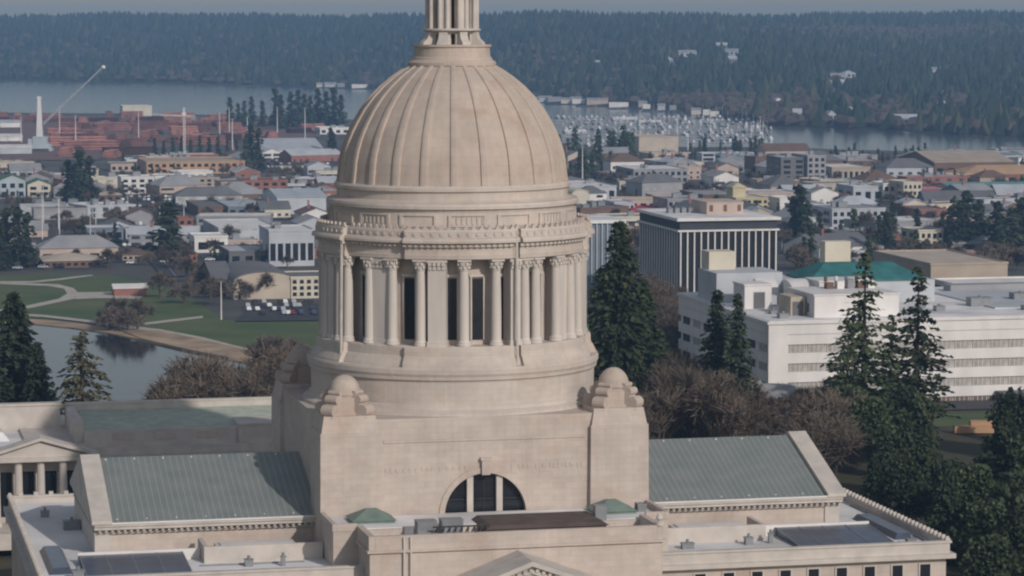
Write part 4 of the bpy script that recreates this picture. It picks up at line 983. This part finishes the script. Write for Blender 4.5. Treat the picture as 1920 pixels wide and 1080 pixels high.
def fill(n, rx, ry, hmax=8, wr=(14,42), seed=3):
    rnd = random.Random(seed); made = 0; tries = 0
    while made < n and tries < n*40:
        tries += 1; px = rnd.uniform(*rx); py = rnd.uniform(*ry)
        if 600 < px < 1060: continue
        x, y, _ = at_z(px, py, TOWN)
        if gz(x, y) > TOWN+1.5: continue
        w = rnd.uniform(*wr); d = rnd.uniform(12,30); h = rnd.uniform(3.5,hmax); kind = rnd.choice(['flat','flat','flat','gable','hip','front_gable'])
        if kind == 'front_gable': w = min(w, 16)
        r = .5*sqrt(w*w+d*d)*.75
        if not freeat(x+w/2*CT, y+d/2, r): continue
        occ(x+w/2*CT, y+d/2, r)
        wall = rnd.choice(['white','cream','tan','grey','silver','beige','grey','brick','silver','blue','brown','pink']); roof = rnd.choice(['white','silver','grey','charcoal','silver','white','brown','beige'] if kind == 'flat' else ['grey','charcoal','silver','brown','grey'])
        sz = ('long ' if w > 30 else 'small ' if w < 20 else '')+('low ' if h < 5 else 'tall ' if h > 7 else '')
        units = rnd.randint(0,4) if kind == 'flat' else 0
        base = f"{sz}{NAMES[wall]} building, {NAMES[roof]} {dict(flat='flat',gable='gabled',hip='hipped',front_gable='front-gabled')[kind]} roof {near_lm(px, py)}"
        lab = base
        for q in ('', ', nearer', ', farther off', ' on the left side', ' on the right side'):
            lab = base+q
            if lab not in SEEN: break
        else: continue
        root = empty('building', (x, y, TOWN), TH+rnd.choice([0,0,0,.3,-.2])); tag(root, lab, 'building', 'low town buildings')
        shell(root, w, d, h, wall, roof, kind, units, rnd=rnd)
        if kind != 'flat' and rnd.random() < .6: MB().box(w*.3,w*.3+.9,d*.4,d*.4+.9,h,h+d*.18+2.2).box(w*.3-.1,w*.3+1,d*.4-.1,d*.4+1,h+d*.18+2.2,h+d*.18+2.4).build('chimney', 'paint_brick', root)
        nw = max(2, int(w/6)); fl = 2 if h > 6 else 1
        wf = rnd.choice([.35,.45,.6,.8]); wh2 = rnd.choice([1.2,1.5,1.8]); nw = max(2, int(w/rnd.choice([4,5,6,8]))); wm_ = rnd.choice(['glass_town','glass_town','window_blind','glass_dark'])
        for f in range(fl):
            for k in range(nw):
                if rnd.random() < .85: add_window(root, w*(k+.5)/nw, -.03, 1+f*3.1, w/nw*wf, wh2, 0, wm_)
        if rnd.random() < .5: MB().box(w*.45,w*.45+1.3,-.05,.03,-.2,2.3).build('door', 'paint_'+rnd.choice(['brown','charcoal','white','blue']), root)
        if kind == 'flat' and rnd.random() < .4: MB().box(w*.15,w*.7,-1.6,-.05,2.9,3.15).build('awning', 'paint_'+rnd.choice(['green','brown','charcoal','red','white']), root)
        made += 1
    print('filled', made)
fill(16, (-60,620), (300,352), 7, seed=5); fill(30, (-60,640), (352,500), 7, seed=6)
fill(46, (1050,1980), (300,360), 9, seed=7); fill(56, (1050,1980), (360,470), 9, seed=8); fill(8, (1450,1980), (470,500), 8, seed=12)
rt = random.Random(11)
def mass(name, n, rx, ry, label, mi='twig'):
    base = []; r2 = np.random.default_rng(5); mb = MB(); k = t = 0
    while k < n and t < n*30:
        t += 1; px = rt.uniform(*rx); py = rt.uniform(*ry); x, y, _ = at_z(px, py, TOWN)
        if not freeat(x, y, -2) or gz(x, y) > TOWN+2: continue
        k += 1; h = rt.uniform(6,12); mb.tube([(x,y,TOWN-1),(x,y,TOWN+h*.5)], [.35,.2], 4)
        for _ in range(110):
            v = r2.normal(size=3); v /= np.linalg.norm(v); v[2] = abs(v[2])*1.0; rr = h*.42*r2.uniform(.3,1); s = np.array([x+v[0]*rr*.3, y+v[1]*rr*.3, TOWN+h*.35+v[2]*rr*.3]); e = np.array([x+v[0]*rr, y+v[1]*rr, TOWN+h*.4+v[2]*rr*1.3])
            b = np.cross(e-s, r2.normal(size=3)); b = b/(np.linalg.norm(b)+1e-6)*.16; mb.add([s-b, s+b, e+b*.4, e-b*.4], [(0,1,2,3)])
    o = mb.build(name, mi); o['kind'] = 'stuff'; o['label'] = label; o['category'] = 'trees'
mass('leafless_trees', 130, (-40,600), (315,400), 'leafless brown trees scattered through the farther left town')
mass('leafless_trees', 190, (1060,1960), (300,372), 'leafless brown trees scattered through the farther right town')
def scatter(n, rx, ry, protos, label, group, smin=.6, smax=1.1):
    k = t = 0
    while k < n and t < n*30:
        t += 1; px = rt.uniform(*rx); py = rt.uniform(*ry); x, y, _ = at_z(px, py, TOWN)
        if not freeat(x, y, -2) or gz(x, y) > TOWN+2: continue
        tbase(protos, k, px, py, rt.uniform(smin, smax), label, group); k += 1
scatter(45, (0,600), (400,505), smallbar, 'leafless street tree in the left town', 'leafless street trees in the left town')
scatter(26, (0,600), (300,505), smallcon, 'small dark conifer scattered through the left town', 'scattered conifers in the left town', .3, .6)
scatter(40, (1060,1960), (370,430), smallbar, 'leafless street tree in the right town', 'leafless street trees in the right town', .6, 1.0)
scatter(50, (1060,1960), (300,430), smallcon, 'dark conifer scattered through the right town', 'scattered conifers in the right town', .35, .6)
scatter(70, (1440,1960), (430,520), smallbar, 'leafless tree on the town slope behind the white office block', 'leafless trees behind the office block', .9, 1.4)
scatter(26, (1480,1960), (430,510), smallcon, 'dark conifer on the town slope behind the white office block', 'conifers behind the office block', .7, 1.1)
scatter(22, (1200,1290), (470,600), smallbar, 'leafless tree between the massive conifer and striped office', 'leafless trees by the striped office', .9, 1.3)
for i in range(46):
    pxx = random.uniform(1185,1300); Y = random.uniform(620,930); x = (pxx-960)/F*Y
    if not freeat(x, Y, 0): continue
    o = place(bar[i % 3], USED, x, Y, None, random.uniform(.8,1.15)); tag(o, 'leafless brown tree on the slope between massive conifer and striped office', 'tree', 'leafless trees by the striped office', True)
# ================================================================== PORT
lg = MB(); n = 9
for (zz, hw) in ((0,4.5),(1.6,4.0),(3.2,3.3),(4.8,2.4)):
    y = -hw
    while y < hw: lg.tube([(-18+random.uniform(-1,1), y, zz+.8),(18+random.uniform(-1,1), y, zz+.8)], .78, 6); y += 1.5
lgp = None
lgc = [(x, y) for y in range(224, 300, 7) for x in range(-20, 640, 44)]
for (px_, py_) in lgc:
    px_ += random.uniform(-14,14); py_ += random.uniform(-2,2)
    if 430 < px_ and py_ < 245 or (480 < px_ and py_ > 262) or (py_ > 272 and px_ > 250) or random.random() < .28 or (px_ < 110 and py_ > 235): continue
    x, y, _ = at_z(px_, py_, TOWN)
    if not freeat(x, y, 12): continue
    if lgp is None: o = lg.build('log_pile', 'log_bark' if 'log_bark' in M else mat('log_bark', (.215,.10,.08), var=.4, scale=.15, rnd=.8)); lgp = o.data
    else: o = link('log_pile', lgp)
    o.location = (x, y, TOWN); o.rotation_euler.z = TH+random.choice([0,0,.3,1.5,1.3]); o.scale = (random.uniform(.6,1.3),1.1,random.uniform(.7,1.3))
    tag(o, 'long reddish-brown pile of logs in the port yard', 'log pile', 'log piles in the port yard', True)
mat('yard_bark', (.22,.11,.09), var=0, col2=(.13,.11,.10), scale=.03, detail=8)
sheet('log_yard', 'yard_bark', [(-300,216),(0,216),(430,220),(600,230),(600,256),(420,268),(260,282),(180,300),(-300,300)], TOWN+.6)
# slewing crane with lattice boom
P = at_z(75, 284, TOWN); cr = empty('harbour_crane', P, 0); tag(cr, 'white harbour crane with pale blue base and long slanted boom', 'crane')
MB().box(-9,9,-5,5,2.5,6).box(-10,-8,-6,6,0,2.5).box(8,10,-6,6,0,2.5).build('base', 'paint_skyblue', cr)
MB().box(-5,6,-4,4,6,12).box(-9,-5,-3,3,6,10).build('machine_house', 'paint_skyblue', cr)
tw = MB().taper(-2.4,2.4,-2.4,2.4,12,42,1.2,1.2).box(-1.6,1.6,-1.6,1.6,42,43.5); tw.build('tower', 'white_paint', cr)
bm = MB(); a0 = np.array([3,0,22.]); a1 = np.array([50,0,66.])
for oy in (-1,1):
    for oz in (-1,1): bm.tube([tuple(a0+[0,oy*1.2,oz]), tuple(a1+[0,oy*.4,oz*.4])], .22, 4)
for i in range(16):
    q0 = a0+(a1-a0)*i/16; q1 = a0+(a1-a0)*(i+1)/16
    for oy in (-1,1): bm.tube([tuple(q0+[0,oy*.9,-.8]), tuple(q1+[0,oy*.9,.8])], .12, 4)
bm.build('boom', 'paint_silver', cr)
MB().lathe([(0,-1.6),(1.6,-.8),(1.9,.2),(1.2,1.3),(0,1.7)], 12, cx=51).build('boom_head', 'white_paint', cr).location.z = 66.5
# tower crane over the unfinished building
P = at_z(346, 312, TOWN); tc = empty('tower_crane', P, 0); tag(tc, 'white tower crane with horizontal jib above the timber-framed building', 'crane')
def lattice(mb, a, b, s, n, r=.14):
    a = np.array(a, float); b = np.array(b, float); d = (b-a)/np.linalg.norm(b-a); u = np.cross(d, (0,1,0)); u /= np.linalg.norm(u); v = np.cross(d, u)
    for i in (-1,1):
        for j in (-1,1): mb.tube([tuple(a+u*i*s+v*j*s), tuple(b+u*i*s+v*j*s)], r*1.4, 4)
    for k in range(n):
        p, q = a+(b-a)*k/n, a+(b-a)*(k+1)/n; e = 1 if k % 2 else -1
        for j in (-1,1): mb.tube([tuple(p+u*e*s+v*j*s), tuple(q-u*e*s+v*j*s)], r, 4); mb.tube([tuple(p+v*e*s+u*j*s), tuple(q-v*e*s+u*j*s)], r, 4)
    return mb
lattice(MB(), (0,0,0), (0,0,36), .62, 24, .13).build('mast', 'white_paint', tc)
MB().box(-1.3,1.3,-1.3,1.3,36,38.5).build('cab', 'white_paint', tc)
lattice(MB(), (-26,0,37.2), (8,0,35.6), .45, 18, .12).build('jib', 'white_paint', tc)
MB().box(5,8,-.8,.8,33.5,36).build('counterweight', 'paint_grey', tc)
lattice(MB(), (0,0,38.5), (0,0,42), .5, 3, .16).build('apex', 'white_paint', tc)
MB().tube([(0,0,42),(-20,0,37.8)], .1, 4).tube([(0,0,42),(7,0,36.5)], .1, 4).build('tie_rod', 'metal_grey', tc)
# light masts
lm = None
def pole(px, py, h, label, group, r=.2):
    global lm
    x, y, _ = at_z(px, py, TOWN); z = gz(x, y)
    if lm is None:
        lm = empty('light_mast', (x, y, z)); MB().tube([(0,0,0),(0,0,1)], [.9,.45], 6).build('pole', 'white_paint', lm); MB().box(-3,3,-.6,.6,.985,1.0).build('lamp_bar', 'metal_grey', lm); o = lm
    else: o = copy_tree(lm)
    o.location = (x, y, z); o.scale = (r, r, h); tag(o, label, 'light pole', group, True)
for (a, b, h) in ((40,268,22),(112,262,30),(142,275,26),(260,262,24),(412,262,24),(436,290,28),(464,262,20),(572,268,30),(520,250,24),(430,250,24)): pole(a, b, h, 'tall thin light mast in the log yard', 'light masts in the log yard', .55)
for (a, b, h) in ((1092,352,26),(1425,285,28),(1430,285,24),(1408,285,24),(1270,268,24),(1200,262,26),(1332,258,24),(1290,282,12)): pole(a, b, h, 'tall pale mast rising near the marina', 'tall masts near the marina', .5)
for (a, b, h) in ((80,470,26),(112,455,22),(82,438,24),(415,600,14),(180,440,16),(170,470,16),(240,420,15),(300,440,14),(345,430,14),(40,480,14),(110,430,16),(478,480,12),(55,440,14)): pole(a, b, h, 'thin pale pole in the left town', 'pale poles in the left town', .3)
# ================================================================== BOATS
for (x, y, w_2, d_2, h_2) in ((34,8,3,2,1.4),(41,12,2,2,1.0),(52,20,5,3,1.8),(60,10,2,2,.9),(66,30,4,3,1.6),(72,16,2.5,2,1.2),(4,5,2,2,1.0),(5,14,1.5,1.5,.8)):
    MB().box(x,x+w_2,y,y+d_2,Hh,Hh+h_2).box(x-.1,x+w_2+.1,y-.1,y+d_2+.1,Hh+h_2,Hh+h_2+.12).lathe([(.4,Hh+h_2+.12),(.4,Hh+h_2+.5),(0,Hh+h_2+.5)],8,cx=x+w_2/2,cy=y+d_2/2).build('roof_unit', 'metal_grey', ga)
def boat_mesh(sail):
    mb = MB(); L = 5.2
    for (z, k) in ((0,.8),(1.3,1.0)): pass
    sec = [(-L,1.25),(-L*.3,1.6),(L*.4,1.3),(L,.05)]
    vs = []; 
    for (y, hw) in sec: vs += [(-hw*.75,y*.95,0),(hw*.75,y*.95,0),(hw,y,1.4),(-hw,y,1.4)]
    fs = [(0,3,2,1)]
    for i in range(3): b = i*4; fs += [(b+1,b+5,b+4,b),(b+2,b+6,b+5,b+1),(b+3,b+7,b+6,b+2),(b,b+4,b+7,b+3)]
    fs += [(12,13,14,15)]; mb.add(vs, fs); mb.taper(-1.0,1.0,-2.4,2.2,1.4,2.3 if sail else 3.1,.25,.6); return mb
bp = []; mat('boat_hull', (.42,.42,.43), var=.1, rnd=.6)
for sail in (0, 1):
    r = empty('sailboat' if sail else 'motorboat', (0,0,0)); boat_mesh(sail).build('hull', 'boat_hull', r)
    if sail: MB().tube([(0,.4,1.5),(0,.4,14)], .14, 4).tube([(0,.4,3),(0,-3.6,3)], .2, 4).build('mast', 'paint_silver', r)
    else: MB().box(-.85,.85,-1.9,1.7,2.2,2.65).build('cabin_window', 'glass_dark', r)
    bp.append(r)
cntb = 0; used_b = set()
for row in range(11):
    py_ = 222+row*5.2
    a = at_z(1035+row*3, py_, TOWN); b = at_z(1440, py_+3, TOWN)
    dk = MB().box(0, b[0]-a[0], -1, 1, .3, .9).build('floating_dock', 'paint_grey', loc=(a[0], a[1], TOWN)); tag(dk, 'long floating dock between rows of moored boats', 'dock', 'floating docks of the marina', True)
    x = a[0]
    while x < b[0] and cntb < 290:
        x += random.uniform(4.6,7.5)
        if random.random() < .16: continue
        s = 1 if random.random() < .4 else 0
        o = bp[s] if s not in used_b else copy_tree(bp[s]); used_b.add(s); k = random.choice([-1,1])
        o.location = (x, a[1]+k*7.0, TOWN+.1); o.rotation_euler.z = (0 if k > 0 else pi)+random.uniform(-.06,.06); o.scale = [random.uniform(.85,1.25)]*3; cntb += 1
        tag(o, 'white sailing boat with bare mast moored in the marina' if s else 'white motorboat moored in the marina', 'boat', 'sailing boats moored in the marina' if s else 'motorboats moored in the marina', True)
# marina breakwater roofs
for i, (a, b, c) in enumerate(((1150,1195,226),(1200,1240,232),(1060,1100,250))):
    bld(['long white boathouse roof in the middle of the marina','white boathouse right of the long one in the marina','low boathouse at the near left of the marina'][i], a, b, c, c-3, 10, 'silver', 'white', 'gable', rise=1.5, name='boathouse')
# ================================================================== CARS
def car_proto():
    r = empty('parked_car', (0,0,0)); b = MB()
    b.prof([(-2.2,.35),(2.2,.35),(2.25,.8),(1.9,.95),(-2.0,.98),(-2.25,.8)], -.88, .88); b.prof([(-1.6,.96),(1.15,.95),(.55,1.45),(-1.05,1.45)], -.76, .76)
    bo = b.build('body', 'car_paint', r)
    MB().prof([(-1.42,1.0),(.98,1.0),(.5,1.4),(-1.0,1.4)], -.78, .78).build('window', 'glass_dark', r)
    for x in (-1.35,1.35):
        for y in (-.8,.8):
            w = MB().lathe([(0,-.12),(.33,-.12),(.33,.12),(0,.12)], 10).build('wheel', 'dark_recess', r); w.rotation_euler.x = pi/2; w.location = (x,y,.33)
    return r
CARM = []
for nm, c in (('white',(.75,.75,.75)),('silver',(.42,.43,.45)),('dark',(.04,.04,.05)),('red',(.20,.035,.03)),('blue',(.06,.08,.13))): CARM.append((nm, mat('car_paint' if nm == 'white' else 'car_'+nm, c, rough=.3, var=.03, spec=.5)))
CP = car_proto(); CPU = []; bodies = {}
def car(px, py, rot, where, group, z=TOWN):
    x, y, _ = at_z(px, py, z)
    if not freeat(x, y, -1): return
    o = CP if not CPU else copy_tree(CP); CPU.append(1); o.location = (x, y, z+.6); o.rotation_euler.z = rot
    nm, m = random.choice(CARM[:3]*3+CARM)
    for ch in o.children:
        if ch.name.startswith('body'):
            if nm not in bodies: bodies[nm] = ch.data.copy(); bodies[nm].materials[0] = m
            ch.data = bodies[nm]
    tag(o, f'{nm} car {where}', 'car', group, True)
for r in range(4):
    for k in range(22):
        if random.random() < .5: car(462+k*8+r*2, 571+r*7, TH+pi/2, 'parked in the lot beside the beige arched hall', 'cars parked beside the arched hall')
for r in range(4):
    for k in range(20):
        if random.random() < .7: car(230+k*8, 372+r*6, TH+pi/2, 'parked in the lot below the white courtyard building', 'cars parked below the courtyard building')
for r in range(5):
    for k in range(20):
        if random.random() < .55: car(215+k*9, 432+r*8, TH+pi/2, 'parked in the lot around the teal-blue shop', 'cars parked around the teal-blue shop')
for k in range(14): car(30+k*45+random.uniform(-15,15), 507-k*2.2*45/30*.6, TH*.3, 'driving on the street above the park', 'cars on the street above the park')
for r in range(3):
    for k in range(18):
        if random.random() < .6: car(486+k*8, 304+r*6, TH+pi/2, 'parked in front of the pale arcaded warehouse', 'cars parked before the pale warehouse')
for k in range(40): car(random.uniform(1070,1900), random.uniform(330,415), TH+random.choice([0,pi/2]), 'parked between buildings of the right town', 'cars parked in the right town')
# ================================================================== FAR SHORE AND HILLSIDE HOUSES
def hit(px, py):
    d = np.array(ray(px, py)); 
    for t in range(2000, 7000, 8):
        p = np.array([0,0,CZ])+d*t
        if p[2] < gz(p[0], p[1]): return p[0], p[1], gz(p[0], p[1])
    return None
HL = [(1290,107,34,'bright white house','silver','alone high on the wooded hillside'),(1255,119,14,'small pale house','silver','left below the bright white hillside house'),(1352,92,22,'grey house','grey','high right of the bright white hillside house'),(1372,104,24,'silver-roofed house','silver','below the high grey hillside house'),(1375,118,16,'grey low house','grey','lowest of three stacked hillside houses'),
 (1572,152,28,'pale large house','silver','upper left in the middle hillside cluster'),(1592,146,24,'pale long house','silver','topmost in the middle hillside cluster'),(1584,164,26,'grey wide house','grey','lowest in the middle hillside cluster'),(1553,162,16,'small grey house','grey','leftmost in the middle hillside cluster'),
 (1757,140,34,'pale blue-grey house','silver','highest of the right hillside houses'),(1742,190,26,'white double-roofed house','white','in the middle of the right hillside'),(1768,206,18,'small green-grey house','grey','below the white double-roofed house'),(1848,236,18,'small white house','white','near the water at far right'),(1120,126,8,'tiny yellow house','yellow','alone left on the hillside'),
 (1460,200,16,'narrow white house','white','left of the shore pines'),(1495,222,16,'white stacked house','white','near the water between marina and pines'),(1596,219,14,'small pinkish house','pink','just above the far water'),(1560,226,16,'pale shed','silver','left of the small pinkish waterside house'),(1700,234,44,'long grey building','grey','at the waterside on the right'),(1530,215,18,'tan house','tan','above the pale waterside shed')]
for (px_, py_, wpx, nm, col, wh_) in HL:
    hp = hit(px_, py_)
    if hp is None: continue
    x, y, z = hp; w = wpx*y/F; HOUSE_CLEAR.append((x, y, w*.5+6))
    root = empty('house', (x-w/2, y, z), random.uniform(-.1,.3)); tag(root, nm+' '+wh_, 'house', 'hillside houses')
    shell(root, w, 14, 6.0, col, 'silver' if col != 'silver' else 'grey', random.choice(['gable','hip','front_gable']) if w < 18 else 'gable', rise=3.5)
    for k in range(3): add_window(root, w*(k+.5)/3, -.03, 1.5, w*.18, 3)
SHO = [(1000,165,30),(1022,170,24),(1040,176,26),(1062,178,20),(1085,183,24),(1205,186,16),(1212,193,14),(1240,184,14),(1262,186,12),(1305,190,18),(1325,188,14),(1120,186,40),(1160,188,36),(620,163,22),(640,160,14),(600,165,12),(675,158,30),(1080,175,20),(1340,196,16)]
for i, (px_, py_, wpx) in enumerate(SHO):
    a = (px_-960)/F; ysh = float(np.interp(a, AX, AY)); y = ysh+14+(i % 3)*16; x = a*y; w = wpx*y/F; HOUSE_CLEAR.append((x, y, w*.5+6))
    col = ['white','silver','grey','cream','white','pink'][i % 6]
    root = empty('waterside_building', (x-w/2, y, max(gz(x, y), TOWN)), 0); side_ = 'left of the dome' if px_ < 800 else 'right of the dome'
    tag(root, f"{NAMES[col]} building on the far shore {side_}, {'number '+str(0) if 0 else ['beside the water','set back from the water','at the foot of the hill'][i%3]}", 'building', 'buildings along the far shore', True)
    shell(root, w, 12, 5.5, col, 'grey' if i % 2 else 'silver', 'gable' if i % 2 else 'flat', rise=2)
forest()
me = bpy.data.meshes.new('distant_forest'); me.from_pydata(TV, [], TF)
for m in ('forest_dark','forest_brown','forest_olive'): me.materials.append(M[m])
me.polygons.foreach_set('material_index', TM); me.update()
o = link('distant_forest', me); o['kind'] = 'stuff'; o['label'] = 'hazy blue wooded hillside across the bay'; o['category'] = 'forest'
# ================================================================== AIR, LIGHT, CAMERA
hz = MB().box(-2600, 2600, -60, 7400, TOWN-12, 96)
hm = bpy.data.materials.new('haze_air'); hm.use_nodes = True; nt = hm.node_tree
for nn in list(nt.nodes): nt.nodes.remove(nn)
o_ = nt.nodes.new('ShaderNodeOutputMaterial'); pv = nt.nodes.new('ShaderNodeVolumePrincipled')
pv.inputs['Color'].default_value = (.36,.62,1,1); pv.inputs['Density'].default_value = HAZE; pv.inputs['Anisotropy'].default_value = 0
nt.links.new(pv.outputs[0], o_.inputs['Volume'])
h = hz.build('haze', hm, kind='stuff')
w = bpy.data.worlds.new('World'); bpy.context.scene.world = w; w.use_nodes = True
nt = w.node_tree; bg = nt.nodes['Background']; sk = nt.nodes.new('ShaderNodeTexSky'); sk.sky_type = 'NISHITA'; sk.sun_disc = False
SE, SA = R(28), R(SUNAZ)        # sun azimuth measured clockwise from +Y
sk.sun_elevation = SE; sk.sun_rotation = SA; sk.air_density = 1.2; sk.dust_density = 1.0; sk.ozone_density = 2.5
bg.inputs[1].default_value = SKY; hs = nt.nodes.new('ShaderNodeHueSaturation'); hs.inputs['Saturation'].default_value = .5; tn = nt.nodes.new('ShaderNodeMixRGB'); tn.blend_type = 'MULTIPLY'; tn.inputs[0].default_value = 1; tn.inputs[2].default_value = (1,.975,.97,1); nt.links.new(sk.outputs[0], hs.inputs['Color']); nt.links.new(hs.outputs[0], tn.inputs[1]); nt.links.new(tn.outputs[0], bg.inputs[0])
sl = bpy.data.lights.new('sun', 'SUN'); sl.energy = SUN; sl.angle = R(1.0); sl.color = (1,.92,.85)
so = bpy.data.objects.new('sun', sl); C.objects.link(so)
import mathutils
d = mathutils.Vector((sin(SA)*cos(SE), cos(SA)*cos(SE), sin(SE)))
so.rotation_euler = d.to_track_quat('Z', 'Y').to_euler()
cd = bpy.data.cameras.new('camera'); cd.sensor_width = 36; cd.lens = F/1920*36; cd.clip_end = 40000; cd.clip_start = 1
co = bpy.data.objects.new('camera', cd); C.objects.link(co); co.location = (0, 0, CZ); co.rotation_euler = (pi/2-PIT, 0, 0)
S = bpy.context.scene; S.camera = co
S.view_settings.view_transform = 'Standard'; S.view_settings.look = 'None'; S.view_settings.exposure = EXPO; S.view_settings.gamma = 1
S.cycles.filter_width = 2.2
S.cycles.volume_bounces = 0; S.cycles.max_bounces = 5; S.cycles.diffuse_bounces = 3
